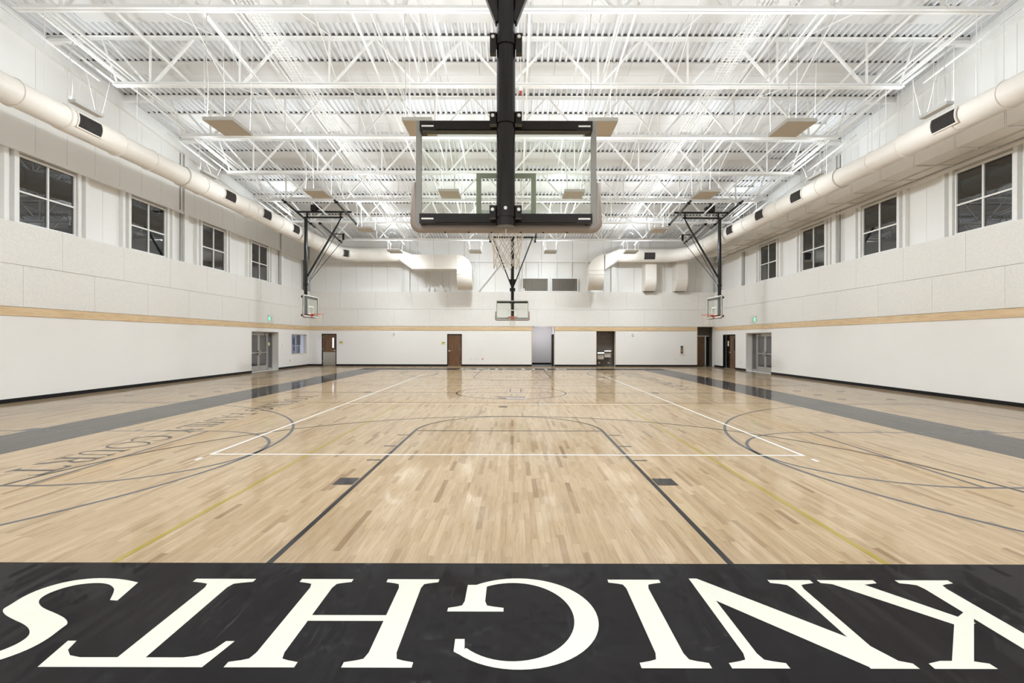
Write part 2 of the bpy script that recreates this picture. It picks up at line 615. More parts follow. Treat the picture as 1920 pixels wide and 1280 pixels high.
for xx in (-2.62, 0.55, 1.62, 2.72, 3.75, 4.85):
    MB().box(xx, xx + 0.09, YF + 0.06, YF + 0.28, 5.94 if 0.5 < xx < 4.2 else 4.97, ZHEAD - 0.05).build('wall_post', 'white_steel', wf)
for xx in (-6.0, -5.75, -4.85, -4.4, 6.0, 0.2, 0.35):
    MB().tube((xx, YF + 0.12, 4.97), (xx, YF + 0.12, ZHEAD + 0.3), 0.022, 8).build('wall_conduit', 'white_steel', wf)
for xx in (-6.05, -5.67, 0.42):
    MB().box(xx, xx + 0.26, YF + 0.02, YF + 0.2, 4.97, 5.22).build('junction_box', 'white_steel', wf)
# near wall, behind the camera
b = MB().ybox(XL - 0.5, XR + 0.5, YN - 0.3, YN, -0.3, zdeck(YN) + 0.2, -0.3, zdeck(YN) + 0.2)
wn = struct(b.build('wall_near', 'wall_paint'), 'off-white end wall behind the near basket')

# baseboards
ZB = 0.112


def baseboard(name, segs, axis, face, sgn, label):
    b_ = MB()
    for a, c in segs:
        if axis == 'y':
            b_.box(face, face - sgn * 0.014, a, c, 0.0, ZB)
        else:
            b_.box(a, c, face - 0.014, face, 0.0, ZB)
    return struct(b_.build(name, 'black_vinyl'), label)


baseboard('baseboard_left', [(YN, DD[0]), (DD[1], YF)], 'y', XL, -1, 'black vinyl base along the left wall')
baseboard('baseboard_right', [(YN, DDR[0]), (DDR[1], 30.6), (32.4, YF)], 'y', XR, 1, 'black vinyl base along the right wall')
baseboard('baseboard_far', [(XL, -12.93), (-11.95, -4.52), (-3.54, 1.16), (2.66, 5.49), (6.75, 12.25)], 'x', YF, 1, 'black vinyl base along the far wall')

# ------------------------------------------------------------------ high windows
win_no = [0]


def high_window(xf, s, y0, y1):
    win_no[0] += 1
    z0, z1 = 4.985, 6.93
    xg = xf + s * 0.17
    fr = MB()
    t = 0.06
    for a, c, e, f in ((y0, y1, z0, z0 + t), (y0, y1, z1 - t, z1), (y0, y0 + t, z0 + t, z1 - t), (y1 - t, y1, z0 + t, z1 - t)):
        fr.box(xg - 0.05, xg + 0.05, a, c, e, f)
    side = 'left' if s < 0 else 'right'
    order = ['nearest', 'second', 'third', 'farthest'][(win_no[0] - 1) % 4]
    o = struct(fr.build('window_%d' % win_no[0], 'white_steel'), '%s four-pane high window of the %s wall, dark with night' % (order, side))
    ym, zm = (y0 + y1) / 2, z0 + (z1 - z0) * 0.47
    MB().box(xg - 0.045, xg + 0.045, ym - 0.028, ym + 0.028, z0 + t, z1 - t).build('mullion', 'white_steel', o)
    for a, c in ((y0 + t, ym - 0.028), (ym + 0.028, y1 - t)):
        MB().box(xg - 0.045, xg + 0.045, a, c, zm - 0.025, zm + 0.025).build('glazing_bar', 'white_steel', o)
        MB().box(xg - 0.006, xg + 0.006, a, c, z0 + t, zm - 0.025).build('pane', 'night_glass', o)
        MB().box(xg - 0.006, xg + 0.006, a, c, zm + 0.025, z1 - t).build('pane', 'night_glass', o)


for a, c in winL:
    high_window(XL, -1, a, c)
for a, c in winR:
    high_window(XR, 1, a, c)

# ------------------------------------------------------------------ ceiling: fluted deck, acoustic boards
b = MB()
x = XL - 0.4
pit = 0.19
ya, yb = YN - 0.3, YF + 0.4
prof = []
while x < XR + 0.4:
    prof += [(x, 0), (x + 0.06, 0), (x + 0.08, 0.075), (x + 0.17, 0.075)]
    x += pit
for i, (px, pz) in enumerate(prof):
    b.v.append((px, ya, zdeck(ya) + pz)); b.v.append((px, yb, zdeck(yb) + pz))
for i in range(len(prof) - 1):
    b.f.append((2 * i, 2 * i + 1, 2 * i + 3, 2 * i + 2))
ceil = struct(b.build('ceiling', 'deck_white'), 'white fluted steel roof deck sloping down to the far wall')
JS = 2.94
J0 = 11.92
JY = [J0 + JS * k for k in range(-4, 8)]
JY = [y for y in JY if y < 31.0]
PL = 2.42
me = None
for y in JY:
    for row in range(2):
        ys = y + 1.06 + row * 0.62
        if ys + 0.62 > YF - 0.2:
            continue
        xs = XL + 0.55 + (1.1 if row else 0.0)
        k = 0
        while xs + PL < XR - 0.1:
            if me is None:
                dz = -SL * 0.612
                mb = MB().ybox(0, PL - 0.008, 0, 0.612, -0.042, -0.002, -0.042 + dz, -0.002 + dz)
                o = mb.build('acoustic_ceiling_board', 'acoustic_board', ceil); me = o.data
            else:
                o = bpy.data.objects.new('acoustic_ceiling_board', me); COL.objects.link(o); o.parent = ceil
            o.location = (xs, ys, zdeck(ys))
            xs += PL

def flute_shade_fill(y):  # flat dark sheets put in to imitate the shaded flute hollows
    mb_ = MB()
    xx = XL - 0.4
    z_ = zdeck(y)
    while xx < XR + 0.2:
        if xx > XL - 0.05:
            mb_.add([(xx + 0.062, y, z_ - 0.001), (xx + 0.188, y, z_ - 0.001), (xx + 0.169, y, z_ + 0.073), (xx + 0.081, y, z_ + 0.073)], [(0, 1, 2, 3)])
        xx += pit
    mb_.build('flute_shade_fill', 'flute_shade', ceil)['kind'] = 'stuff'


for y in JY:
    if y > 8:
        flute_shade_fill(y - 0.075)
        flute_shade_fill(y + 1.075)

# ------------------------------------------------------------------ floor: strips of maple
fl = struct(MB().box(XL - 0.02, XR + 0.02, YN, YF + 0.02, -0.3, -0.012).build('floor', 'subfloor'), 'glossy maple strip floor with court markings')
SW = 0.0572
rs = random.Random(21)
near, rest = [], []
xi = XL
while xi < XR:
    y = YN - rs.random() * 0.6
    while y < YF:
        ln = rs.uniform(0.28, 1.05)
        y0, y1 = max(y, YN), min(y + ln, YF)
        tone = rs.random()
        if y1 - y0 > 0.01:
            pl = (xi + 0.0003, min(xi + SW - 0.0003, XR), y0 + 0.0003, y1 - 0.0003, tone)
            if y0 > YB0 - 0.35 and y1 > YB0 + 0.05 and y1 < 6.4:
                yc = max((y0 + y1) / 2, YB0); xc = (pl[0] + pl[1]) / 2
                near.append((math.hypot(xc, yc), pl))
            else:
                rest.append(pl)
        y += ln
    xi += SW
near.sort(key=lambda t: t[0])
rest += [p for d, p in near[300:]]
near = [p for d, p in near[:300]]
unit = None
for x0, x1, y0, y1, tone in near:
    if unit is None:
        o = MB().box(-0.5, 0.5, -0.5, 0.5, -1, 0).build('floor_strip', 'maple_strip', fl); unit = o.data
    else:
        o = bpy.data.objects.new('floor_strip', unit); COL.objects.link(o); o.parent = fl
    o.location = ((x0 + x1) / 2, (y0 + y1) / 2, 0); o.scale = (x1 - x0, y1 - y0, 0.011)
b = MB()
tones = []
for x0, x1, y0, y1, tone in rest:
    b.poly([(x0, y0, 0), (x1, y0, 0), (x1, y1, 0), (x0, y1, 0)]); tones.append(tone)
o = b.build('floor_strip_field', 'maple_field', fl)
o['kind'] = 'stuff'
at = o.data.attributes.new('tone', 'FLOAT', 'FACE')
at.data.foreach_set('value', tones)

# ------------------------------------------------------------------ court markings
ZP1, ZP2, ZP3, ZP4 = 0.0006, 0.0012, 0.0018, 0.0024


def flat(pts, z):
    return [(p[0], p[1], z) for p in pts]


def paint_rect(name, m, x0, x1, y0, y1, z, label=None):
    o_ = MB().poly([(x0, y0, z), (x1, y0, z), (x1, y1, z), (x0, y1, z)]).build(name, m, fl)
    if label:
        o_['label'] = label
    return o_


def ring_arc(mb, cx, cy, r, wd, a0, a1, z, n=64):
    for i in range(n):
        u0 = a0 + (a1 - a0) * i / n; u1 = a0 + (a1 - a0) * (i + 1) / n
        ro, ri = r, r - wd
        mb.poly([(cx + ri * math.cos(u0), cy + ri * math.sin(u0), z), (cx + ro * math.cos(u0), cy + ro * math.sin(u0), z),
                 (cx + ro * math.cos(u1), cy + ro * math.sin(u1), z), (cx + ri * math.cos(u1), cy + ri * math.sin(u1), z)])
    return mb


LW = 0.052
# end bands and side bands
bx0, bx1 = CX - 9.16, CX + 9.16
ix0, ix1 = CX - 7.66, CX + 7.66
paint_rect('end_band', 'paint_black', bx0, bx1, YB0 - 1.55, YB0, ZP1, 'glossy black band under the near baseline lettering')
paint_rect('end_band', 'paint_black', bx0, bx1, YB1, YB1 + 1.55, ZP1, 'black band along the far baseline')
paint_rect('side_band', 'paint_grey', bx0, ix0, YB0, YB1, ZP1, 'wide warm grey band along the left sideline')
paint_rect('side_band', 'paint_grey', ix1, bx1, YB0, YB1, ZP1, 'wide warm grey band along the right sideline')


def basket_set(ox, oy, ang, m, z, tagname, lane_marks=True, clip=None):
    """lane, circle and three point line of one basket; local +y points from baseline into the court, origin on the baseline"""
    ca, sa = math.cos(ang), math.sin(ang)

    def T(p):
        return (ox + p[0] * ca - p[1] * sa, oy + p[0] * sa + p[1] * ca)

    def xf(mb):
        mb.v = [(*T(p), p[2]) for p in mb.v]
        return mb
    hw = 1.829
    ft = 5.79
    for sx in (-1, 1):
        q = MB().poly(flat([(sx * hw, 0), (sx * (hw - LW), 0), (sx * (hw - LW), ft), (sx * hw, ft)], z))
        xf(q).build('lane_line', m, fl)
        if lane_marks:
            xf(MB().poly(flat([(sx * (hw + 0.012), 2.13), (sx * (hw + 0.262), 2.13), (sx * (hw + 0.262), 2.43), (sx * (hw + 0.012), 2.43)], z))).build('lane_block', m, fl)
            for d in (3.36, 4.33, 5.29):
                xf(MB().poly(flat([(sx * (hw + 0.005), d), (sx * (hw + 0.21), d), (sx * (hw + 0.21), d + LW), (sx * (hw + 0.005), d + LW)], z))).build('lane_mark', m, fl)
    xf(MB().poly(flat([(-hw + LW, ft - LW), (hw - LW, ft - LW), (hw - LW, ft), (-hw + LW, ft)], z))).build('free_throw_line', m, fl)
    xf(ring_arc(MB(), 0, ft, hw, LW, 0.0, PI, z)).build('free_throw_arc', m, fl)
    R = 6.02 + 0.02
    by = 1.60
    t = ring_arc(MB(), 0, by, R, LW, 0, PI, z, 110)
    for sx in (-1, 1):
        t.poly(flat([(sx * R, 0), (sx * (R - LW), 0), (sx * (R - LW), by), (sx * R, by)], z))
    xf(t).build('three_point_line', m, fl)


basket_set(CX, YB0, 0, 'paint_line_black', ZP3, 'near')
basket_set(CX, YB1, PI, 'paint_line_black', ZP3, 'far')
CY1, CY2 = 7.80, 2 * CYM - 7.80
XBL, XBR = CX - 11.48, CX + 11.48      # baselines of the cross courts
for cy in (CY1, CY2):
    basket_set(XBL, cy, -PI / 2, 'paint_line_grey', ZP2, 'cross')
    basket_set(XBR, cy, PI / 2, 'paint_line_grey', ZP2, 'cross')
# cross court borders
for y0 in (14.05, 2 * CYM - 14.05):
    paint_rect('sideline', 'paint_line_grey', XBL, XBR, y0 - 0.02, y0 + 0.02, ZP2)
for xx in (XBL, XBR):
    paint_rect('baseline', 'paint_line_grey', xx - 0.02, xx + 0.02, YN + 0.4, 14.05, ZP2)
    paint_rect('baseline', 'paint_line_grey', xx - 0.02, xx + 0.02, 2 * CYM - 14.05, YF - 1.2, ZP2)
# main centre line and circle
paint_rect('centre_line', 'paint_line_black', ix0, ix1, CYM - LW / 2, CYM + LW / 2, ZP3)
ring_arc(MB(), CX, CYM, 1.829, LW, 0, 2 * PI, ZP3, 96).build('centre_circle', 'paint_line_black', fl)
# volleyball court in white
vx0, vx1, vy0, vy1 = CX - 4.525, CX + 4.525, CYM - 9.1, CYM + 9.1
VW = 0.05
paint_rect('volleyball_end_line', 'paint_white', vx0, vx1, vy0, vy0 + VW, ZP4)
paint_rect('volleyball_end_line', 'paint_white', vx0, vx1, vy1 - VW, vy1, ZP4)
paint_rect('volleyball_sideline', 'paint_white', vx0, vx0 + VW, vy0 + VW, vy1 - VW, ZP4)
paint_rect('volleyball_sideline', 'paint_white', vx1 - VW, vx1, vy0 + VW, vy1 - VW, ZP4)
for yy in (CYM - 3.0, CYM + 3.0):
    paint_rect('volleyball_attack_line', 'paint_white', vx0 + VW, vx1 - VW, yy - VW / 2, yy + VW / 2, ZP4)
for xx in (vx0, vx1 - VW):
    for y0, y1 in ((vy0 - 0.36, vy0 - 0.2), (vy1 + 0.2, vy1 + 0.36)):
        paint_rect('service_mark', 'paint_white', xx, xx + VW, y0, y1, ZP4)
# gold lines
for xx in (CX - 3.05, CX + 3.0):
    paint_rect('gold_line', 'paint_gold', xx, xx + VW, YB0, 13.4, ZP2)
    paint_rect('gold_line', 'paint_gold', xx, xx + VW, 2 * CYM - 13.4, YB1, ZP2)

# --- serif letters, unit cap height, drawn as overlapping flat polygons
ST = 0.045


def stemp(x, wd, y0, y1, bot=None, top=None, st=ST, slant=0.0):
    """upright stroke with bracketed serifs; bot/top = (left, right) reach of each serif"""
    P = []
    br = 0.05
    if bot:
        l, r = bot
        P += [(x - l, y0), (x + wd + r, y0), (x + wd + r, y0 + st)]
        if r > 0.01:
            P += [(x + wd + r * 0.45, y0 + st * 1.35), (x + wd + r * 0.12, y0 + st + br * 0.6)]
        P += [(x + wd, y0 + st + br * 1.7)]
    else:
        P += [(x, y0), (x + wd, y0)]
    if top:
        l, r = top
        P += [(x + wd, y1 - st - br * 1.7)]
        if r > 0.01:
            P += [(x + wd + r * 0.12, y1 - st - br * 0.6), (x + wd + r * 0.45, y1 - st * 1.35)]
        P += [(x + wd + r, y1 - st), (x + wd + r, y1), (x - l, y1), (x - l, y1 - st)]
        if l > 0.01:
            P += [(x - l * 0.45, y1 - st * 1.35), (x - l * 0.12, y1 - st - br * 0.6)]
        P += [(x, y1 - st - br * 1.7)]
    else:
        P += [(x + wd, y1), (x, y1)]
    if bot:
        l, r = bot
        P += [(x, y0 + st + br * 1.7)]
        if l > 0.01:
            P += [(x - l * 0.12, y0 + st + br * 0.6), (x - l * 0.45, y0 + st * 1.35)]
        P += [(x - l, y0 + st)]
    return P


def slash(xa, ya_, xb, yb_, wd):
    """slanted stroke of horizontal width wd, centred on the two points"""
    return [(xa - wd / 2, ya_), (xa + wd / 2, ya_), (xb + wd / 2, yb_), (xb - wd / 2, yb_)]


def serif(cx_, y, half, up, st=ST):
    return [(cx_ - half, y), (cx_ + half, y), (cx_ + half * 0.98, y + up * st), (cx_ + half * 0.5, y + up * st * 1.5), (cx_ - half * 0.5, y + up * st * 1.5), (cx_ - half * 0.98, y + up * st)]


def rect(x0, x1, y0, y1):
    return [(x0, y0), (x1, y0), (x1, y1), (x0, y1)]


def crescent(cx_, cy_, a, b_, ia, ib, dx, a0, a1, n=40):
    """quads between an outer ellipse (a,b) and an inner one (ia,ib) shifted by dx"""
    out = []
    for i in range(n):
        t0 = math.radians(a0 + (a1 - a0) * i / n); t1 = math.radians(a0 + (a1 - a0) * (i + 1) / n)
        out.append([(cx_ + a * math.cos(t0), cy_ + b_ * math.sin(t0)), (cx_ + a * math.cos(t1), cy_ + b_ * math.sin(t1)),
                    (cx_ + dx + ia * math.cos(t1), cy_ + ib * math.sin(t1)), (cx_ + dx + ia * math.cos(t0), cy_ + ib * math.sin(t0))])
    return out


def glyph(ch, k=0.155, h=0.075, w_=None):
    """polygons and advance width of a capital; k thick stroke, h hairline"""
    e = 0.11
    if ch == 'I':
        return [stemp(e, k, 0, 1, (e, e), (e, e))], 2 * e + k
    if ch == 'H':
        W = w_ or 1.0
        return [stemp(e, k, 0, 1, (e, e), (e, e)), stemp(W - e - k, k, 0, 1, (e, e), (e, e)), rect(e + k * 0.9, W - e - k * 0.9, 0.485, 0.485 + h * 0.88)], W
    if ch == 'T':
        W = w_ or 0.965
        m = W / 2
        top = [(0.0, 0.765), (0.05, 0.765), (0.075, 0.85), (0.13, 0.9), (0.2, 0.917), (W - 0.2, 0.917), (W - 0.13, 0.9), (W - 0.075, 0.85), (W - 0.05, 0.765), (W, 0.765), (W - 0.045, 1.0), (0.045, 1.0)]
        return [stemp(m - k / 2, k, 0, 0.93, (0.14, 0.14), None), top], W
    if ch == 'N':
        W = w_ or 0.993
        s0 = 0.157; s1 = W - 0.153
        return [stemp(s0 - h / 2, h, 0, 0.93, (0.117, 0.117)), serif(s0 - 0.03, 1.0, 0.13, -1),
                [(0.03, 1.0), (0.245, 1.0), (s1 + h / 2, 0.2), (s1 + h / 2, -0.02), (s1 - 0.02, -0.02), (s0 - h / 2, 0.80)],
                stemp(s1 - h / 2, h, 0.0, 1, None, (0.117, 0.117))], W
    if ch == 'K':
        return [stemp(0.115, k, 0, 1, (0.115, 0.117), (0.115, 0.117)),
                [(0.26, 0.43), (0.40, 0.52), (0.80, 0.965), (0.68, 0.965), (0.26, 0.50)], serif(0.752, 1.0, 0.168, -1),
                [(0.30, 0.56), (0.43, 0.60), (0.88, 0.06), (0.92, 0.0), (0.68, 0.0), (0.66, 0.06)], serif(0.75, 0.0, 0.205, 1)], 0.955
    if ch == 'G':
        ps = crescent(0.5, 0.5, 0.5, 0.515, 0.385, 0.445, 0.035, 47, 313, 48)
        ps += [stemp(0.72, k * 0.88, 0.085, 0.44, None, (0.125, 0.10)),
               [(0.84, 0.88), (0.80, 0.90), (0.815, 0.74), (0.87, 0.74), (0.865, 0.86)]]
        return ps, 0.955
    if ch == 'C':
        ps = crescent(0.5, 0.5, 0.5, 0.515, 0.385, 0.455, 0.04, 45, 318, 40)
        ps += [[(0.82, 0.90), (0.84, 0.72), (0.875, 0.72), (0.87, 0.87)]]
        return ps, 0.92
    if ch == 'O':
        return crescent(0.5, 0.5, 0.5, 0.515, 0.40, 0.465, 0.0, 0, 360, 48), 1.0
    if ch == 'U':
        ps = crescent(0.46, 0.36, 0.30, 0.375, 0.30 - k * 0.75, 0.31, 0.02, 180, 360, 24)
        ps += [stemp(0.16, k, 0.36, 1, None, (e, e)), stemp(0.76 - h, h, 0.36, 1, None, (e, e))]
        return ps, 0.92
    if ch == 'Y':
        return [stemp(0.42 - k / 2, k, 0, 0.5, (e, e)), [(0.42 - k / 2, 0.45), (0.42 + k / 2, 0.5), (0.20, 0.97), (0.03, 0.97)],
                [(0.42, 0.45), (0.42 + k / 2, 0.45), (0.78, 0.97), (0.70, 0.97)], serif(0.12, 1.0, 0.16, -1), serif(0.74, 1.0, 0.14, -1)], 0.88
    if ch == 'F':
        return [stemp(e, k, 0, 1, (e, e), (e, 0.0)), rect(e + k * 0.8, 0.62, 1 - h, 1), [(0.56, 1), (0.64, 1), (0.66, 0.8), (0.61, 0.8)],
                rect(e + k * 0.8, 0.52, 0.48, 0.48 + h), rect(0.49, 0.54, 0.40, 0.64)], 0.70
    if ch == 'L':
        return [stemp(e, k, 0, 1, (e, 0.0), (e, e)), rect(e + k * 0.8, 0.66, 0, h), [(0.58, 0), (0.68, 0), (0.74, 0.24), (0.69, 0.24)]], 0.74
    if ch == 'A':
        return [[(0.08, 0.0), (0.08 + h, 0.0), (0.50, 0.98), (0.42, 1.0)], [(0.40, 1.0), (0.50, 1.0), (0.90, 0.0), (0.90 - k, 0.0)],
                serif(0.12, 0, 0.12, 1), serif(0.83, 0, 0.16, 1), rect(0.24, 0.70, 0.30, 0.30 + h * 0.9)], 0.98
    if ch == 'M':
        return [stemp(0.13, h, 0, 0.97, (e, e)), [(0.10, 1.0), (0.25, 1.0), (0.60, 0.02), (0.55, 0.0), (0.50, 0.02)], [(0.95, 1.0), (1.05, 1.0), (0.58, 0.0), (0.53, 0.0)],
                stemp(0.98, k, 0, 1, (e, e), (0.0, e)), serif(0.12, 1.0, 0.12, -1)], 1.26
    if ch == 'R':
        ps = [stemp(e, k, 0, 1, (e, e), (e, 0.0)), rect(e + k * 0.8, 0.42, 1 - h, 1), rect(e + k * 0.8, 0.42, 0.47, 0.47 + h)]
        ps += crescent(0.40, 0.735, 0.27, 0.265, 0.27 - k * 0.9, 0.265 - h, 0.0, -90, 90, 20)
        ps += [[(0.36, 0.50), (0.52, 0.50), (0.90, 0.03), (0.96, 0.0), (0.74, 0.0)]]
        return ps, 0.90
    return [], 0.4


def lay(name, polys, place, z, m, label=None):
    mb = MB()
    for ip, P in enumerate(polys):
        Q = [place(p) for p in P]
        ar = sum(Q[i][0] * Q[(i + 1) % len(Q)][1] - Q[(i + 1) % len(Q)][0] * Q[i][1] for i in range(len(Q)))
        if ar < 0:
            Q = Q[::-1]
        mb.poly(flat(Q, z + 0.00001 * ip))
    o_ = mb.build(name, m, fl)
    if label:
        o_['label'] = label
    return o_


def s_polys():
    """the S, read off as half an outline and completed by its point symmetry; returns unit-height letter coordinates"""
    inn = [(257, 278), (245, 258), (210, 240), (165, 222), (145, 205), (147, 185), (190, 160), (270, 135), (350, 125), (405, 128),
           (430, 145), (425, 165), (412, 190), (440, 192), (518, 124), (480, 115), (420, 108), (340, 108), (250, 120), (160, 145), (90, 175), (35, 210)]
    H = []
    for u, v in inn:
        px, py = u / 2, 1030 + v / 2
        dx, dy = px - 965, py - 637.5
        r = math.radians(0.13)
        dx, dy = dx * math.cos(r) + dy * math.sin(r), -dx * math.sin(r) + dy * math.cos(r)
        Y = F * CAMZ / dy
        H.append((dx / F * Y, Y))
    cx_, cy_ = -3.018, 3.172
    full = H + [(2 * cx_ - x_, 2 * cy_ - y_) for x_, y_ in H]
    # rounded by corner cutting, keeping the sharp terminals
    n = len(H)
    sharp = {12, 13, 14, n + 12, n + 13, n + 14}
    for it in range(2):
        out = []; ns = set()
        N = len(full)
        for i, p in enumerate(full):
            q = full[(i + 1) % N]
            if i in sharp:
                ns.add(len(out)); out.append(p)
            else:
                a = full[i - 1]
                out.append((p[0] * 0.75 + a[0] * 0.25, p[1] * 0.75 + a[1] * 0.25))
                out.append((p[0] * 0.75 + q[0] * 0.25, p[1] * 0.75 + q[1] * 0.25))
        full = out; sharp = ns
    return full


YBASE, CAP = 3.674, 0.992
for end in (0, 1):
    def rot(p):
        return p if end == 0 else (2 * CX - p[0], 2 * CYM - p[1])
    where = 'near' if end == 0 else 'far'
    for ch, x0 in (('K', 3.16), ('N', 2.157), ('I', 1.055), ('G', 0.527), ('H', -0.545), ('T', -1.615)):
        ps, adv = glyph(ch)
        lay('letter', ps, lambda p, x0=x0: rot((x0 - p[0], YBASE - p[1] * CAP)), ZP3, 'paint_cream', 'cream letter %s painted on the %s black band' % (ch, where))
    lay('letter', [s_polys()], rot, ZP3, 'paint_cream', 'cream letter S painted on the %s black band' % where)


def side_text(end):
    def rot(p):
        return p if end == 0 else (2 * CX - p[0], 2 * CYM - p[1])
    for word, ya_, yb_ in (('YOUNG', 15.7, 12.3), ('FAMILY', 11.96, 9.43), ('COURT', 9.14, 6.44)):
        gl = [glyph(c, 0.13, 0.06) for c in word]
        tot = sum(g[1] for g in gl) + 0.06 * (len(word) - 1)
        sc = (ya_ - yb_) / tot
        cur = 0.0
        for c, (ps, adv) in zip(word, gl):
            lay('letter', ps, lambda p, cur=cur: rot((-6.68 + p[1] * 0.6, ya_ - (cur + p[0]) * sc)), ZP2, 'paint_line_black',
                'thin black letter %s of the court name by the %s sideline' % (c, 'left' if end == 0 else 'right'))
            cur += adv + 0.06


side_text(0)
side_text(1)
# centre emblem (a long blade with its guard) and small plates
for k, (x0, x1, y0, y1, m_n) in enumerate(((-0.62, -0.42, 15.42, 15.6, 'paint_line_black'), (-0.40, 0.33, 15.38, 15.52, 'paint_line_black'), (-0.52, -0.28, 15.0, 15.2, 'paint_line_black'),
                                           (-0.23, 0.36, 15.0, 15.24, 'paint_lilac'), (-0.17, -0.13, 16.9, 18.1, 'paint_line_black'), (0.20, 0.24, 16.9, 18.1, 'paint_line_black'), (-0.16, 0.22, 16.35, 16.45, 'paint_lilac'))):
    d = 0.12 if k in (0, 2) else 0.0
    o_ = MB().poly(flat([(x0 + d, y0), (x1 + d * 0.4, y0), (x1, y1), (x0, y1)], ZP4)).build('emblem_stroke', m_n, fl)
for k, (x, y, lab) in enumerate(((-9.95, 15.6, 1), (-9.95, 16.85, 1), (-9.95, 18.1, 1), (-11.95, 15.6, 1), (-11.95, 18.1, 1), (9.8, 15.1, 2), (9.8, 16.3, 2), (9.8, 17.5, 2), (11.25, 15.05, 2), (11.25, 17.4, 2), (-0.3, 13.2, 3), (-4.9, CYM + 0.05, 3), (4.7, CYM + 0.05, 3))):
    n = 14
    MB().poly([(x + 0.13 * math.cos(2 * PI * i / n), y + 0.13 * math.sin(2 * PI * i / n), ZP4) for i in range(n)]).build('floor_anchor_cover', 'paint_line_grey' if lab != 3 else 'paint_line_black', fl)

# ------------------------------------------------------------------ roof joists
JD = 1.45


def joist_parts():
    """one open-web joist in local coordinates: origin at mid span on the top of its top chord"""
    parts = []
    L = (XR - XL) / 2 - 0.02
    def add(n, mb): parts.append((n, mb))
    for nm, z, h in (('top_chord', 0.0, 1), ):
        mb = MB()
        mb.box(-L, L, -0.085, -0.012, -0.012, -0.002).box(-L, L, -0.022, -0.012, -0.10, -0.012)
        mb.box(-L, L, 0.012, 0.085, -0.012, -0.002).box(-L, L, 0.012, 0.022, -0.10, -0.012)
        add('top_chord', mb)
    Lb = 11.62
    zb = -JD
    mb = MB()
    mb.box(-Lb, Lb, -0.10, -0.012, zb, zb + 0.012).box(-Lb, Lb, -0.024, -0.012, zb + 0.012, zb + 0.12)
    mb.box(-Lb, Lb, 0.012, 0.10, zb, zb + 0.012).box(-Lb, Lb, 0.012, 0.024, zb + 0.012, zb + 0.12)
    add('bottom_chord', mb)
    P = 2.64
    nodes = [(-4 + i) * P + 0.0 for i in range(9)]
    for x in nodes:
        add('web_post', MB().bar((x, 0, zb + 0.02), (x, 0, -0.02), 0.05, 0.05))
        for s in (-1, 1):
            xt = x + s * P / 2
            add('web_diagonal', MB().bar((x + s * 0.09, 0, zb + 0.05), (xt - s * 0.05, 0, -0.06), 0.055 if abs(x) < 6 else 0.075, 0.06))
    for s in (-1, 1):
        add('web_diagonal', MB().bar((s * (4 * P + 0.95), 0, zb + 0.05), (s * (4.5 * P + 0.1), 0, -0.06), 0.05, 0.05))
        add('web_diagonal', MB().bar((s * 4.38 * P, 0, zb + 0.05), (s * (L - 0.25), 0, -0.05), 0.08, 0.07))
        add('seat_plate', MB().box(s * (L - 0.95), s * (L - 0.02), -0.09, 0.09, -0.20, -0.10))
    return parts


jproto = None
JN = ['nearest the camera', 'second from the camera', 'third', 'fourth', 'fifth', 'sixth', 'seventh', 'last before the far wall']
jvis = [y for y in JY if y > 6.0]
for k, y in enumerate(jvis):
    loc = ((XL + XR) / 2, y, zdeck(y))
    vis_k = k - (len([q for q in jvis if q < 11.5]))
    if vis_k < 0:
        lab = 'white open-web roof joist ' + ('right over the near basket, above the picture' if k == 0 else 'hidden above the picture just before the first one in view')
    else:
        names = ['first', 'second', 'third', 'fourth', 'fifth', 'sixth', 'seventh', 'eighth']
        lab = 'white open-web steel roof joist, %s one counted from the top of the picture' % names[vis_k]
    t = thing('roof_joist', lab, 'joist', loc, 'roof joists', local=True)
    if jproto is None:
        jproto = [(n, mb.build(n, 'white_steel', t)) for n, mb in joist_parts()]
    else:
        for n, src in jproto:
            c = src.copy(); COL.objects.link(c); c.parent = t


def zbot(y):
    return zdeck(y) - JD


t = thing('ceiling_sensor', 'small white hanging sensor with red end under the second joist', 'sensor', (0.16, 14.86, zbot(14.86) - 0.25))
MB().tube((0.16, 14.86, zbot(14.86) - 0.1), (0.16, 14.86, zdeck(14.86) - 0.1), 0.012, 6).build('drop_pipe', 'white_steel', t)
MB().box(0.11, 0.21, 14.80, 14.92, zbot(14.86) - 0.13, zbot(14.86) + 0.02).build('sensor_box', 'white_plastic', t)
MB().box(0.13, 0.19, 14.82, 14.90, zbot(14.86) - 0.22, zbot(14.86) - 0.13).build('red_end', 'red_plastic', t)


# lines that run from joist to joist: bridging angles, conduits
def runner(name, x, y0, y1, dz, r, label, cat, kind='tube', m='white_steel', group=None):
    a = (x, y0, zdeck(y0) + dz); c = (x, y1, zdeck(y1) + dz)
    mb = MB().tube(a, c, r, 8) if kind == 'tube' else MB().bar(a, c, r * 2, r * 2)
    o_ = mb.build(name, m, origin='auto')
    return tag(o_, label, cat, group)


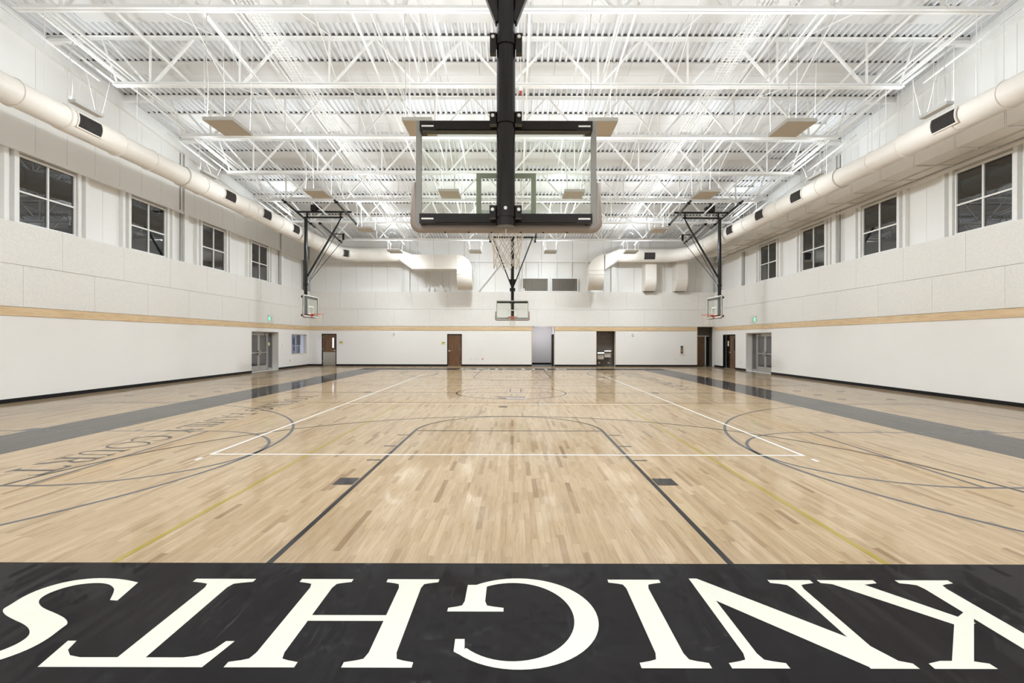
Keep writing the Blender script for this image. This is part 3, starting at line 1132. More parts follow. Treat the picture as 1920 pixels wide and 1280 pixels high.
BR = [(-9.65, 'left of the left wire tray'), (-7.5, 'beside the left wire tray'), (-3.95, 'left of the near basket post'), (0.35, 'over the near basket post'), (2.9, 'right of the near basket post'), (7.5, 'beside the right wire tray'), (9.6, 'right of the right wire tray')]
for x, wh in BR:
    runner('bridging_angle', x, 6.0, 29.75, -JD + 0.14, 0.022, 'thin white bridging bar along the joist bottoms, ' + wh, 'bar', 'bar', group='bridging bars')
    if abs(x) < 9:
        runner('bridging_angle', x + 0.02, 6.0, 29.75, -0.14, 0.02, 'thin white bridging bar under the roof deck, ' + wh, 'bar', 'bar', group='bridging bars')
for s, wd in ((-1, 'left'), (1, 'right')):
    for k, (dx, dz, r) in enumerate(((11.05, 0.17, 0.03), (11.22, 0.19, 0.022), (11.45, 0.17, 0.035))):
        runner('ceiling_conduit', CX + s * dx, 5.0, 30.0, -JD + dz, r, 'white conduit running along the %s ends of the joists, %s of three' % (wd, ['innermost', 'middle', 'outermost'][k]), 'conduit', group='conduits along the joists')
# diagonal X bridging between joists
for k in range(len(jvis) - 1):
    y0, y1 = jvis[k], jvis[k + 1]
    if y0 < 11:
        continue
    mb_t = thing('cross_bridging', 'crossed thin white rods between the %s and the next joist behind it' % ['first', 'second', 'third', 'fourth', 'fifth', 'sixth', 'seventh'][k - 2], 'brace', (CX, (y0 + y1) / 2, zbot((y0 + y1) / 2)), 'crossed bridging rods')
    for x in (-5.3, -2.6, 4.6, 8.3, -8.6):
        MB().tube((x, y0, zbot(y0) + 0.1), (x, y1, zdeck(y1) - 0.08), 0.014, 6).build('rod', 'white_steel', mb_t)
        MB().tube((x + 0.06, y1, zbot(y1) + 0.1), (x + 0.06, y0, zdeck(y0) - 0.08), 0.014, 6).build('rod', 'white_steel', mb_t)

# wire basket cable trays lying on the bottom chords
for s, x, wd in ((-1, -6.3, 'left'), (1, 5.95, 'right')):
    t = thing('cable_tray', 'white wire basket cable tray on the %s half of the joists' % wd, 'cable tray', (x, 19.0, zbot(19.0) + 0.14), 'wire cable trays')
    ya_, yb_ = 6.2, 30.2
    hw = 0.22
    prof = [(-hw, 0.12), (-hw, 0.06), (-hw, 0.0), (-hw / 2, 0.0), (0.0, 0.0), (hw / 2, 0.0), (hw, 0.0), (hw, 0.06), (hw, 0.12)]
    mb = MB()
    for px, pz in prof:
        mb.bar((x + px, ya_, zbot(ya_) + 0.14 + pz), (x + px, yb_, zbot(yb_) + 0.14 + pz), 0.009, 0.009)
    mb.build('tray_wires', 'white_steel', t)['kind'] = 'stuff'
    mb = MB()
    y = ya_
    while y < yb_:
        z = zbot(y) + 0.14
        mb.bar((x - hw, y, z), (x + hw, y, z), 0.009, 0.009)
        mb.bar((x - hw, y, z), (x - hw, y, z + 0.12), 0.009, 0.009)
        mb.bar((x + hw, y, z), (x + hw, y, z + 0.12), 0.009, 0.009)
        y += 0.12
    mb.build('tray_rungs', 'white_steel', t)['kind'] = 'stuff'
    mb = MB()
    for k, (dx, r) in enumerate(((-0.1, 0.02), (0.0, 0.016), (0.09, 0.022))):
        mb.tube((x + dx, ya_, zbot(ya_) + 0.17), (x + dx, yb_, zbot(yb_) + 0.17), r, 6)
    mb.build('cable_bundle', 'white_plastic', t)['kind'] = 'stuff'

# ------------------------------------------------------------------ suspended uplights
ROWS = [0.95, 6.8, 12.6, 18.35, 24.3, 30.1]
COLS = [-7.17, -2.37, 2.12, 6.92]
ROWN = {12.6: 'first', 18.35: 'second', 24.3: 'third', 30.1: 'far'}


def down_fill_lamp(t, down):  # added downward fill; the fixtures themselves only light the roof
    li = bpy.data.lights.new('added_down_fill', 'AREA')
    li.shape = 'RECTANGLE'; li.size = 0.62; li.size_y = 0.84
    li.energy = DOWN_FILL_W * down
    li.spread = math.radians(DOWN_FILL_DEG)
    li.color = (0.86, 0.94, 1.0)
    lo = bpy.data.objects.new('added_down_fill', li)
    COL.objects.link(lo)
    lo.parent = t
    lo.location = (0, 0, -0.006)


def wall_fill_lamp(t, dx, dy, k=1.0):
    """added unseen fill lamp at the wall-side lip of a fixture, aimed at that wall"""
    li = bpy.data.lights.new('added_wall_fill', 'AREA')
    li.shape = 'RECTANGLE'; li.size = 0.60; li.size_y = 0.10
    li.energy = WALL_FILL_W * k
    li.spread = math.radians(150)
    li.color = (0.86, 0.94, 1.0)
    lo = bpy.data.objects.new('added_wall_fill', li)
    COL.objects.link(lo)
    lo.parent = t
    lo.location = (dx * 0.41, dy * 0.52, 0.02)
    d = Vector((dx, dy, -0.8 if dx else -1.25)).normalized()
    lo.rotation_euler = d.to_track_quat('-Z', 'Y').to_euler()


def uplight(x, y, z, label, visible=True, down=1.0, wall_fill=(), hx=0.36):
    t = thing('uplight', label, 'light', (x, y, z), 'suspended uplights')
    hy, h = 0.47, 0.09
    e_ = min(0.05, hx * 0.2)
    MB().box(x - hx, x + hx, y - hy, y + hy, z + 0.006, z + h).build('housing', 'fixture_top', t)
    MB().box(x - hx + 0.012, x + hx - 0.012, y - hy + 0.012, y + hy - 0.012, z, z + 0.006).build('bottom_panel', 'fixture_tan', t)
    MB().box(x - hx + e_, x + hx - e_, y - hy + 0.05, y + hy - 0.05, z + h, z + h + 0.006).build('lens', 'lamp_lens', t)
    li = bpy.data.lights.new('uplight_lamp', 'AREA')
    li.shape = 'RECTANGLE'; li.size = 2 * hx * 0.86; li.size_y = 0.84
    li.energy = UPLIGHT_W * (1.0 if hx > 0.2 else 0.4)
    li.color = (0.86, 0.94, 1.0)
    lo = bpy.data.objects.new('uplight_lamp', li)
    COL.objects.link(lo)
    lo.parent = t
    lo.location = (0, 0, h + 0.02)
    lo.rotation_euler = (PI, 0, 0)
    if down:
        down_fill_lamp(t, down)
    for q in wall_fill:
        wall_fill_lamp(t, *q)
    # two slotted struts across the pair of joists above, wires and a flexible cord
    jn = [j for j in JY if j <= y + 0.2]
    j0 = max(jn) if jn else JY[0]
    j1 = j0 + JS
    if j1 > 31.0:
        j1 = 30.9
    for sx in (-0.40, 0.40):
        mb = MB().bar((x + sx, j0, zbot(j0) + 0.15), (x + sx, j1, zbot(j1) + 0.15), 0.042, 0.03)
        mb.build('slotted_strut', 'white_steel', t)
        if visible and y < 20:
            sl = MB()
            yy = j0 + 0.08
            while yy < j1 - 0.05:
                zz = zbot(yy) + 0.15 - 0.0155
                sl.poly([(x + sx - 0.007, yy, zz), (x + sx + 0.007, yy, zz - 0), (x + sx + 0.007, yy + 0.03, zz - SL * 0.03), (x + sx - 0.007, yy + 0.03, zz - SL * 0.03)])
                yy += 0.055
            sl.build('strut_slots', 'dark_gap', t)['kind'] = 'stuff'
    for sx in (-1, 1):
        for sy in (-1, 1):
            ye = min(max(y + sy * 0.42, j0 + 0.05), j1 - 0.05)
            MB().tube((x + sx * hx * 0.9, y + sy * 0.42, z + h), (x + sx * 0.38, ye, zbot(ye) + 0.14), 0.004, 5).build('hanger_wire', 'white_steel', t)
    zc = zbot(y) + 0.25
    xo = -hx * 0.83
    pts = [(x + xo, y - 0.40, z + 0.10)]
    n = 10
    for i in range(1, n):
        q = i / n
        pts.append((x + xo + 0.02 * math.sin(q * 7), y - 0.40 + 0.015 * math.sin(q * 5), z + 0.10 + (zc - z) * q))
    pts += [(x + xo + 0.05, y - 0.36, zc + 0.28), (x - 0.08, y - 0.28, zc + 0.36), (x + 0.12, y - 0.2, zc + 0.26)]
    MB().sweep(pts, 0.011, 6).build('power_cord', 'fixture_top', t)
    return t


for y in ROWS:
    for k, x in enumerate(COLS):
        if y < 8:
            lab = 'flat suspended uplight over the near end, %s of four across' % ['leftmost', 'second', 'third', 'rightmost'][k]
            lab += ', row over the camera' if y < 3 else ', row behind the near basket'
        else:
            lab = 'flat suspended uplight with tan underside, %s row from the camera, %s of four across' % (ROWN[y], ['leftmost', 'second', 'third', 'rightmost'][k])
        uplight(x, y, 7.02 if y < 30 else 6.98, lab, y > 8, 1.0 if y < 30 else 0.6, [(0, 1, 0.62)] * (y > 30) + [(-1, 0)] * (k == 0) + [(1, 0)] * (k == 3))
    if y < 30:
        for s, wd in ((-1, 'left'), (1, 'right')):
            rn = {0.95: 'over the camera', 6.8: 'by the near basket', 12.6: 'nearest in view', 18.35: 'second in view', 24.3: 'third in view'}[y]
            uplight(CX + s * 11.75, y + {12.6: 1.35, 18.35: 1.15, 24.3: 0.9}.get(y, 1.3), 8.08 if y < 20 else 7.72, 'narrow suspended uplight above the %s round duct, %s' % (wd, rn), y > 8, 0.0, (), 0.10)

# ------------------------------------------------------------------ round ducts
DX = 11.13
DZ = 7.23


def arc_pts(cx_, cy_, r, a0, a1, n, z):
    return [(cx_ + r * math.cos(a0 + (a1 - a0) * i / n), cy_ + r * math.sin(a0 + (a1 - a0) * i / n), z) for i in range(n + 1)]


def round_duct(s):
    wd = 'left' if s < 0 else 'right'
    xd = CX + s * (DX - 0.05)
    t = thing('round_duct', 'cream round air duct along the %s wall, elbowing onto the far wall' % wd, 'duct', (xd, 16.0, DZ), 'round air ducts')
    secs = [(YN + 0.2, 11.2, 0.312), (11.2, 12.4, 0.30), (12.4, 14.15, 0.322), (14.15, 15.4, 0.302), (15.4, 16.9, 0.304), (16.9, 17.9, 0.34), (17.9, 20.6, 0.335), (20.6, 21.3, 0.36), (21.3, 23.6, 0.36), (23.6, 26.3, 0.375), (26.3, 28.4, 0.39), (28.4, 31.2, 0.405)]
    for i, (y0, y1, r) in enumerate(secs):
        o_ = MB().sweep([(xd, y0, DZ), (xd, y1, DZ)], r, 40, caps=False).build('duct_section', 'duct_cream', t, smooth=True)
        MB().sweep([(xd, y1 - 0.018, DZ), (xd, y1 - 0.012, DZ), (xd, y1 + 0.012, DZ), (xd, y1 + 0.018, DZ)], [r - 0.01, r + 0.022, r + 0.022, r - 0.01], 40, caps=False).build('duct_flange', 'duct_cream', t)
        # spiral lock seam of the plain sections
        if y1 > 10 and i not in (2, 5):
            mb = MB(); pth = []
            nrev = int((y1 - y0) / 0.16)
            for q in range(nrev * 16):
                a = 2 * PI * q / 16
                pth.append((xd + (r + 0.0005) * math.cos(a), y0 + 0.02 + (y1 - y0 - 0.04) * q / (nrev * 16), DZ + (r + 0.0005) * math.sin(a)))
            if len(pth) > 4:
                mb.sweep(pth, 0.0028, 4).build('spiral_seam', 'duct_cream', t)
    # reducers in between are hidden by the flanges; elbow
    R = 1.35
    ycen = 31.2
    yrun = ycen + R
    path = [(xd, 31.15, DZ)] + [(xd - s * (R - R * math.cos(a)), ycen + R * math.sin(a), DZ - 0.0 * a) for a in [PI / 2 * i / 14 for i in range(15)]]
    MB().sweep(path, [0.405 + 0.03 * i / 15 for i in range(16)], 40, caps=False).build('duct_elbow', 'duct_cream', t, smooth=True)
    for a in (PI / 8, PI / 4, 3 * PI / 8):
        c = Vector((xd - s * (R - R * math.cos(a)), ycen + R * math.sin(a), DZ)); d = Vector((-s * math.sin(a), math.cos(a), 0))
        MB().sweep([c - d * 0.006, c + d * 0.006], 0.437, 40, caps=False).build('duct_seam', 'duct_cream', t, smooth=True)
    x0 = xd - s * R
    x1 = s * 7.45 if s < 0 else 6.65
    rr = 0.435
    MB().sweep([(x0, yrun, DZ), (x1, yrun, DZ)], rr, 40, caps=False).build('duct_section', 'duct_cream', t, smooth=True)
    for xx in (x0, (x0 + x1) / 2, x1):
        MB().sweep([(xx - 0.015, yrun, DZ), (xx + 0.015, yrun, DZ)], rr + 0.012, 40, caps=False).build('duct_flange', 'duct_cream', t, smooth=True)
    # transition round to rectangular
    zb0, zb1 = 6.27, 7.19
    yb0_, yb1_ = yrun - 0.45, yrun + 0.45
    x2 = s * 6.55 if s < 0 else 5.75
    n = 32
    mb = MB()
    for i in range(n):
        a = 2 * PI * i / n
        mb.v.append((x1, yrun + rr * math.cos(a), DZ + rr * math.sin(a)))
    for i in range(n):
        a = 2 * PI * i / n
        k = 1 / max(abs(math.cos(a)), abs(math.sin(a)))
        mb.v.append((x2, yrun + 0.45 * math.cos(a) * k, (zb0 + zb1) / 2 + 0.46 * math.sin(a) * k))
    for i in range(n):
        j = (i + 1) % n
        mb.f.append((i, j, n + j, n + i) if s < 0 else (i, n + i, n + j, j))
    o_ = mb.build('duct_transition', 'duct_cream', t); smooth_by_angle(o_, 35)
    # rectangular run and elbow down
    x3 = -3.72 if s < 0 else 5.70
    if abs(x3 - x2) > 0.2:
        xm = (x2 + x3) / 2
        for u0, u1 in ((x2, xm), (xm, x3)):
            MB().box(u0 + 0.002, u1 - 0.002, yb0_, yb1_, zb0, zb1).build('duct_box', 'duct_cream', t)
        for u in (x2, xm, x3):
            MB().box(u - 0.012, u + 0.012, yb0_ - 0.02, yb1_ + 0.02, zb0 - 0.02, zb1 + 0.02).build('duct_seam', 'duct_cream', t)
    d = 1 if s < 0 else -1
    wdt = 0.98
    pr = [(x3, zb0), (x3, zb1)]
    for i in range(1, 13):
        a = PI / 2 * i / 12
        pr.append((x3 + d * wdt * math.sin(a), zb1 - wdt * 0.98 + wdt * 0.98 * math.cos(a)))
    pr += [(x3 + d * wdt, zb0 - 0.05), (x3 + d * 0.02, zb0 - 0.05)]
    o_ = MB().prism([(p[0], yb0_, p[1]) for p in pr], (0, yb1_ - yb0_, 0)).build('duct_elbow', 'duct_cream', t); smooth_by_angle(o_, 35)
    xa, xb = sorted((x3 + d * 0.02, x3 + d * wdt))
    z_ = zb0 - 0.05
    MB().box(xa, xb, yb0_, yb1_, z_ - 0.26, z_).build('duct_box', 'duct_cream', t)
    for zz in (z_, z_ - 0.26):
        MB().box(xa - 0.02, xb + 0.02, yb0_ - 0.02, yb1_ + 0.02, zz - 0.014, zz + 0.014).build('duct_seam', 'duct_cream', t)
    # curved shoe towards the wall
    pts = []
    zt, zl = z_ - 0.26, 5.02
    for i in range(9):
        q = i / 8
        pts.append((yb0_ + 0.55 * q * q, zt + (zl - zt) * q))
    pts += [(yb1_, zl), (yb1_, zt)]
    o_ = MB().prism([(xa, p[0], p[1]) for p in pts], (xb - xa, 0, 0)).build('duct_shoe', 'duct_cream', t); smooth_by_angle(o_, 30)
    # supply grilles
    gy = [12.9, 19.25, 22.05, 24.95] if s < 0 else [12.55, 19.1, 21.9, 24.9]
    for y in gy:
        r = [q[2] for q in secs if q[0] <= y < q[1]][0]
        grille(t, (xd, y, DZ), Vector((0, 1, 0)), Vector((-s, 0, 0)), r, -2)
    if s < 0:
        a = 0.62
        c = (xd - s * (R - R * math.cos(a)), ycen + R * math.sin(a), DZ)
        grille(t, c, Vector((-s * math.sin(a), math.cos(a), 0)), Vector((-s * math.cos(a), -math.sin(a), 0)), 0.425, -6)
    else:
        grille(t, (8.6, yrun, DZ), Vector((1, 0, 0)), Vector((0, -1, 0)), rr, -14)
    # hanger rods
    for y in JY:
        if y > 9:
            MB().tube((xd, y + 0.06, DZ + 0.3), (xd, y + 0.06, zbot(y) + 0.02), 0.008, 6).build('hanger_rod', 'white_steel', t)
    return t


def grille(t, c, ax, out, r, tilt, hw=0.35, ha=29):
    """curved dark register let into a duct: ax along the duct, out = horizontal direction it faces"""
    c = Vector(c); up = Vector((0, 0, 1))
    def P(u, adeg, rr):
        a = math.radians(adeg + tilt)
        return c + ax * u + out * (rr * math.cos(a)) + up * (rr * math.sin(a))
    fr = MB(); n = 10
    for (u0, u1, a0, a1) in ((-hw - 0.03, hw + 0.03, ha, ha + 5), (-hw - 0.03, hw + 0.03, -ha - 5, -ha), (-hw - 0.03, -hw, -ha, ha), (hw, hw + 0.03, -ha, ha)):
        for i in range(n):
            b0 = a0 + (a1 - a0) * i / n; b1 = a0 + (a1 - a0) * (i + 1) / n
            fr.add([P(u0, b0, r), P(u1, b0, r), P(u1, b1, r), P(u0, b1, r), P(u0, b0, r + 0.035), P(u1, b0, r + 0.035), P(u1, b1, r + 0.035), P(u0, b1, r + 0.035)], MB.BF)
    g = fr.build('grille_frame', 'duct_cream', t)
    core = MB()
    for i in range(n):
        b0 = -ha + 2 * ha * i / n; b1 = -ha + 2 * ha * (i + 1) / n
        core.add([P(-hw, b0, r + 0.012), P(hw, b0, r + 0.012), P(hw, b1, r + 0.012), P(-hw, b1, r + 0.012)], [(0, 1, 2, 3)])
    core.build('grille_core', 'grille_dark', g)
    sl = MB()
    k = 18
    for q in range(k):
        u = -hw + 2 * hw * (q + 0.5) / k
        for i in range(n):
            b0 = -ha + 2 * ha * i / n; b1 = -ha + 2 * ha * (i + 1) / n
            sl.add([P(u - 0.004, b0, r + 0.013), P(u + 0.004, b0, r + 0.013), P(u + 0.004, b1, r + 0.013), P(u - 0.004, b1, r + 0.013),
                    P(u - 0.004, b0, r + 0.03), P(u + 0.004, b0, r + 0.03), P(u + 0.004, b1, r + 0.03), P(u - 0.004, b1, r + 0.03)], MB.BF)
    sl.build('grille_slats', 'grille_slat', g)['kind'] = 'stuff'


round_duct(-1)
round_duct(+1)

# rectangular ducts along the right wall
for k, (x0, x1, z0, z1, lab) in enumerate(((12.22, 12.80, 7.10, 7.62, 'cream rectangular duct beside the right round duct'), (12.98, 13.36, 7.12, 7.60, 'cream rectangular duct hard against the right wall above the windows'))):
    t = thing('rectangular_duct', lab, 'duct', ((x0 + x1) / 2, 16.0, z0), 'rectangular ducts by the right wall')
    y = 12.54 - 1.43 * 9
    while y < 32.2:
        y1 = min(y + 1.43, 32.4)
        if y1 > 9:
            MB().box(x0, x1, y + 0.002, y1 - 0.002, z0, z1).build('duct_box', 'duct_cream', t)
            mb = MB().box(x0 - 0.012, x1 + 0.012, y - 0.014, y + 0.014, z0 - 0.022, z1 + 0.02)
            mb.build('duct_seam', 'duct_cream', t)
            MB().bar((x0 + 0.05, y - 0.03, z0 - 0.035), (x1 - 0.02, y - 0.03, z0 - 0.035), 0.03, 0.02).build('trapeze_bar', 'white_steel', t)
            for xx in (x0 - 0.02, x1 + 0.02):
                if xx < XR - 0.05:
                    MB().tube((xx, y + 0.05, z0), (xx, y + 0.05, zdeck(y) - 0.02), 0.009, 6).build('hanger_rod', 'white_steel', t)
        y = y1
# two drops on the far wall, right
for k, (x0, x1, lab) in enumerate(((8.58, 9.30, 'cream duct drop with curved outlet on the far wall, left of the pair'), (10.62, 11.36, 'cream duct drop with curved outlet on the far wall, right of the pair'))):
    t = thing('duct_drop', lab, 'duct', ((x0 + x1) / 2, 33.0, 5.0), 'duct drops on the far wall')
    MB().box(x0, x1, 33.05, YF + 0.215, 5.75, 6.95).build('duct_box', 'duct_cream', t)
    MB().box(x0 - 0.015, x1 + 0.015, 33.03, YF + 0.215, 5.735, 5.765).build('duct_seam', 'duct_cream', t)
    pts = [(33.05 + 0.4 * (i / 8) ** 2, 5.735 - 0.72 * i / 8) for i in range(9)] + [(YF + 0.215, 5.015), (YF + 0.215, 5.735)]
    o_ = MB().prism([(x0, p[0], p[1]) for p in pts], (x1 - x0, 0, 0)).build('duct_shoe', 'duct_cream', t); smooth_by_angle(o_, 30)
    MB().box(x0 + 0.03, x1 - 0.03, 33.46, 33.68, 5.0, 5.014).build('outlet', 'grille_dark', t)

# louvres on the far wall
for k, (x0, x1) in enumerate(((0.47, 2.27), (2.44, 4.25))):
    t = thing('wall_louvre', 'grey slatted return air louvre above the far boards, %s of the two' % ('left' if k == 0 else 'right'), 'louvre', ((x0 + x1) / 2, YF - 0.02, 5.0), 'return air louvres')
    z0, z1 = 4.985, 5.93
    fr = MB()
    for a, c, e, f in ((x0, x1, z0, z0 + 0.06), (x0, x1, z1 - 0.06, z1), (x0, x0 + 0.06, z0 + 0.06, z1 - 0.06), (x1 - 0.06, x1, z0 + 0.06, z1 - 0.06)):
        fr.box(a, c, YF - 0.02, YF + 0.14, e, f)
    fr.build('louvre_frame', 'white_steel', t)
    MB().box(x0 + 0.06, x1 - 0.06, YF + 0.12, YF + 0.14, z0 + 0.06, z1 - 0.06).build('louvre_back', 'grille_dark', t)
    n = 28
    for q in range(n):
        u = x0 + 0.07 + (x1 - x0 - 0.14) * (q + 0.5) / n
        MB().prism([(u - 0.018, YF + 0.005, z0 + 0.06), (u - 0.008, YF + 0.005, z0 + 0.06), (u + 0.024, YF + 0.11, z0 + 0.06), (u + 0.014, YF + 0.11, z0 + 0.06)], (0, 0, z1 - z0 - 0.12)).build('slat', 'fixture_tan', t)

# ------------------------------------------------------------------ columns, dark joints and braces
cn = 0
for s, xf, wd in ((-1, XL, 'left'), (1, XR, 'right')):
    for k, y in enumerate((21.2, 29.95)):
        o_ = MB()
        zt = zdeck(y) - 0.2
        o_.box(xf + s * 0.0, xf + s * 0.02, y - 0.13, y + 0.13, 4.98, zt).box(xf + s * 0.02, xf + s * 0.19, y - 0.012, y + 0.012, 4.98, zt)
        tag(o_.build('steel_column', 'white_steel', origin='auto'), 'white steel column on the %s wall, %s' % (wd, ['between the second and third windows', 'beyond the last window'][k]), 'column', 'steel columns on the side walls')
    for k, (y, w_) in enumerate(((20.9, 0.025), (29.6, 0.03), (33.05, 0.13))):
        tag(MB().box(xf + s * 0.085, xf + s * 0.098, y, y + w_, 4.98, (zdeck(y) - 0.52) if k == 0 else (ZHEAD - 0.07)).build('expansion_joint', 'dark_gap', origin='auto'),
            'thin black joint strip on the %s wall, %s' % (wd, ['before the third window', 'after the last window', 'by the far corner'][k]), 'joint strip', 'black joint strips')
for k, x in enumerate((-7.2, 6.62)):
    o_ = MB().box(x - 0.14, x + 0.14, YF + 0.0, YF + 0.02, 4.98, zdeck(YF) - 0.1).box(x - 0.012, x + 0.012, YF + 0.02, YF + 0.2, 4.98, zdeck(YF) - 0.1)
    tag(o_.build('steel_column', 'white_steel', origin='auto'), 'white steel column on the far wall, %s' % ['left of the left duct box', 'right of the right duct elbow'][k], 'column', 'steel columns on the far wall')
for k, (a, c) in enumerate((((-5.75, YF + 0.03, 6.6), (-4.75, YF + 0.03, 5.0)), ((-2.55, YF + 0.03, 5.0), (-0.3, YF + 0.03, 7.8)), ((-7.0, YF + 0.03, 8.4), (-5.6, YF + 0.03, 7.0)))):
    tag(MB().bar(a, c, 0.03, 0.17, up=(1, 0, 0)).build('wall_brace', 'white_steel', origin='auto'), ['white diagonal brace under the left duct box on the far wall', 'long white diagonal brace right of the left duct shoe', 'short white diagonal brace above the left duct box'][k], 'brace', 'diagonal wall braces')

# ------------------------------------------------------------------ basketball goals
def rounded_u(hw, zb, zt, rc, n=8):
    """path of the edge padding: up one side, along the bottom, up the other"""
    P = [(-hw, zt)]
    for i in range(n + 1):
        a = PI + PI / 2 * i / n
        P.append((-hw + rc + rc * math.cos(a), zb + rc + rc * math.sin(a)))
    for i in range(n + 1):
        a = 1.5 * PI + PI / 2 * i / n
        P.append((hw - rc + rc * math.cos(a), zb + rc + rc * math.sin(a)))
    P.append((hw, zt))
    return P


def backboard_parts(t):
    """glass board with frame, pads, target, rim and net; local +y is the side of play, board face at y=0"""
    w2, z0, z1 = 0.915, 2.90, 3.97
    gl = MB().box(-w2 + 0.02, w2 - 0.02, -0.006, 0.006, z0 + 0.02, z1 - 0.02).build('board_glass', 'clear_glass', t)
    fr = MB()
    for a, c, e, f in ((-w2, w2, z1 - 0.045, z1), (-w2, w2, z0, z0 + 0.045), (-w2, -w2 + 0.05, z0 + 0.045, z1 - 0.045), (w2 - 0.05, w2, z0 + 0.045, z1 - 0.045)):
        fr.box(a, c, -0.05, 0.012, e, f)
    fr.build('board_frame', 'board_frame', t)
    bd = MB()
    for a, c, e, f in ((-w2, w2, z1 - 0.03, z1), (-w2, w2, z0 + 0.02, z0 + 0.05), (-w2, -w2 + 0.03, z0 + 0.05, z1 - 0.03), (w2 - 0.03, w2, z0 + 0.05, z1 - 0.03)):
        bd.box(a, c, 0.0125, 0.014, e, f)
    bd.build('board_border', 'target_white', t)
    for nm, y0, y1, m in (('target_square', 0.0066, 0.0080, 'target_white'), ('target_back', -0.008, -0.0066, 'target_back')):
        q = MB(); a, zz0, zz1, th = 0.305, 3.03, 3.45, 0.05
        q.box(-a, a, y0, y1, zz1 - th, zz1).box(-a, -a + th, y0, y1, zz0, zz1 - th).box(a - th, a, y0, y1, zz0, zz1 - th)
        if nm == 'target_square':
            q.box(-a + th, a - th, y0, y1, zz0, zz0 + th)
        q.build(nm, m, t)
    # edge pads
    P = rounded_u(0.932, 2.886, 3.35, 0.06)
    rad = [0.034] + [0.048] * (len(P) - 2) + [0.034]
    q = MB()
    path = [(p[0], -0.005, p[1]) for p in P]
    path = [(path[0][0], path[0][1], path[0][2] + 0.012)] + path + [(path[-1][0], path[-1][1], path[-1][2] + 0.012)]
    q.sweep(path, [0.012] + rad + [0.012], 14)
    q.v = [(x, y * 1.0, z) for x, y, z in q.v]
    q.build('edge_pad', 'pad_taupe', t, smooth=True)
    for x in (-0.62, -0.38, -0.15, 0.15, 0.38, 0.62):
        MB().tube((x, -0.02, 2.838), (x, -0.02, 2.85), 0.012, 8).build('pad_screw', 'black_steel', t)
    # rim: ring centre 0.38 from the face, 3.05 high
    R = 0.2286
    rim = MB().sweep([(R * math.cos(2 * PI * i / 40), 0.39 + R * math.sin(2 * PI * i / 40), 3.048) for i in range(40)], 0.010, 8, closed=True).build('rim', 'rim_orange', t, smooth=True)
    br = MB()
    br.box(-0.10, 0.10, 0.012, 0.05, 2.93, 3.06)
    br.prism([(-0.09, 0.05, 3.055), (0.09, 0.05, 3.055), (0.16, 0.235, 3.05), (-0.16, 0.235, 3.05)], (0, 0, -0.012))
    br.prism([(-0.05, 0.05, 3.045), (-0.05, 0.20, 3.04), (-0.05, 0.05, 2.95)], (0.012, 0, 0)).prism([(0.038, 0.05, 3.045), (0.038, 0.20, 3.04), (0.038, 0.05, 2.95)], (0.012, 0, 0))
    br.build('rim_bracket', 'rim_orange', rim)
    MB().box(-0.28, 0.28, -0.03, -0.012, 3.005, 3.03).build('rim_plate', 'black_steel', t)
    # net: twelve loops of cord crossing down to a narrower hem
    net = MB()
    L = 7
    prof = [(0.222, 3.04), (0.205, 2.97), (0.188, 2.90), (0.170, 2.82), (0.153, 2.745), (0.143, 2.67), (0.140, 2.60), (0.146, 2.54)]
    rn = random.Random(3)
    jit = [[(rn.uniform(-0.006, 0.006), rn.uniform(-0.01, 0.01)) for _ in range(12)] for _ in range(L + 1)]
    def node(l, k):
        r, z = prof[l]
        a = 2 * PI * (k + (0.5 if l % 2 else 0.0)) / 12
        j = jit[l][k % 12]
        return Vector(((r + j[0]) * math.cos(a), 0.39 + (r + j[0]) * math.sin(a), z + (j[1] if l else 0)))
    for l in range(L):
        for k in range(12):
            a = node(l, k)
            for k2 in ((k, k - 1) if l % 2 == 0 else (k, k + 1)):
                b2 = node(l + 1, k2 % 12)
                net.tube(a, b2, 0.0042, 5, caps=False)
    o_ = net.build('net', 'net_cord', t, smooth=True)
    o_['kind'] = 'stuff'
    # support channels behind the board
    for z_, nm in ((3.875, 'upper_channel'), (2.955, 'lower_channel')):
        q = MB().box(-0.86, 0.86, -0.15, -0.055, z_ - 0.048, z_ + 0.048).box(-0.70, 0.70, -0.165, -0.15, z_ - 0.042, z_ + 0.042)
        c = q.build(nm, 'black_steel', t)
        for sx in (-1, 1):
            MB().box(sx * 0.72, sx * 0.84, -0.153, -0.148, z_ - 0.012, z_ + 0.004).build('slide_plate', 'bolt_zinc', c)
            MB().box(sx * 0.80, sx * 0.86, -0.07, -0.01, z_ - 0.05, z_ + 0.05).build('corner_bracket', 'black_steel', c)


def clamp(t, z, flag=False):
    y = -0.27
    c = MB().sweep([(0, y, z - 0.055), (0, y, z + 0.055)], 0.102, 28).build('mast_clamp', 'black_steel', t)
    for sx in (-1, 1):
        MB().box(sx * 0.095, sx * 0.155, y - 0.05, y + 0.02, z - 0.065 - (0.07 if flag else 0), z + 0.055).build('clamp_ear', 'black_steel', c)
        MB().tube((sx * 0.126, y - 0.068, z + 0.012), (sx * 0.126, y - 0.05, z + 0.012), 0.017, 8).build('clamp_bolt', 'bolt_zinc', c)
    MB().box(-0.05, 0.05, -0.2, -0.15, z - 0.05, z + 0.05).build('clamp_neck', 'black_steel', c)


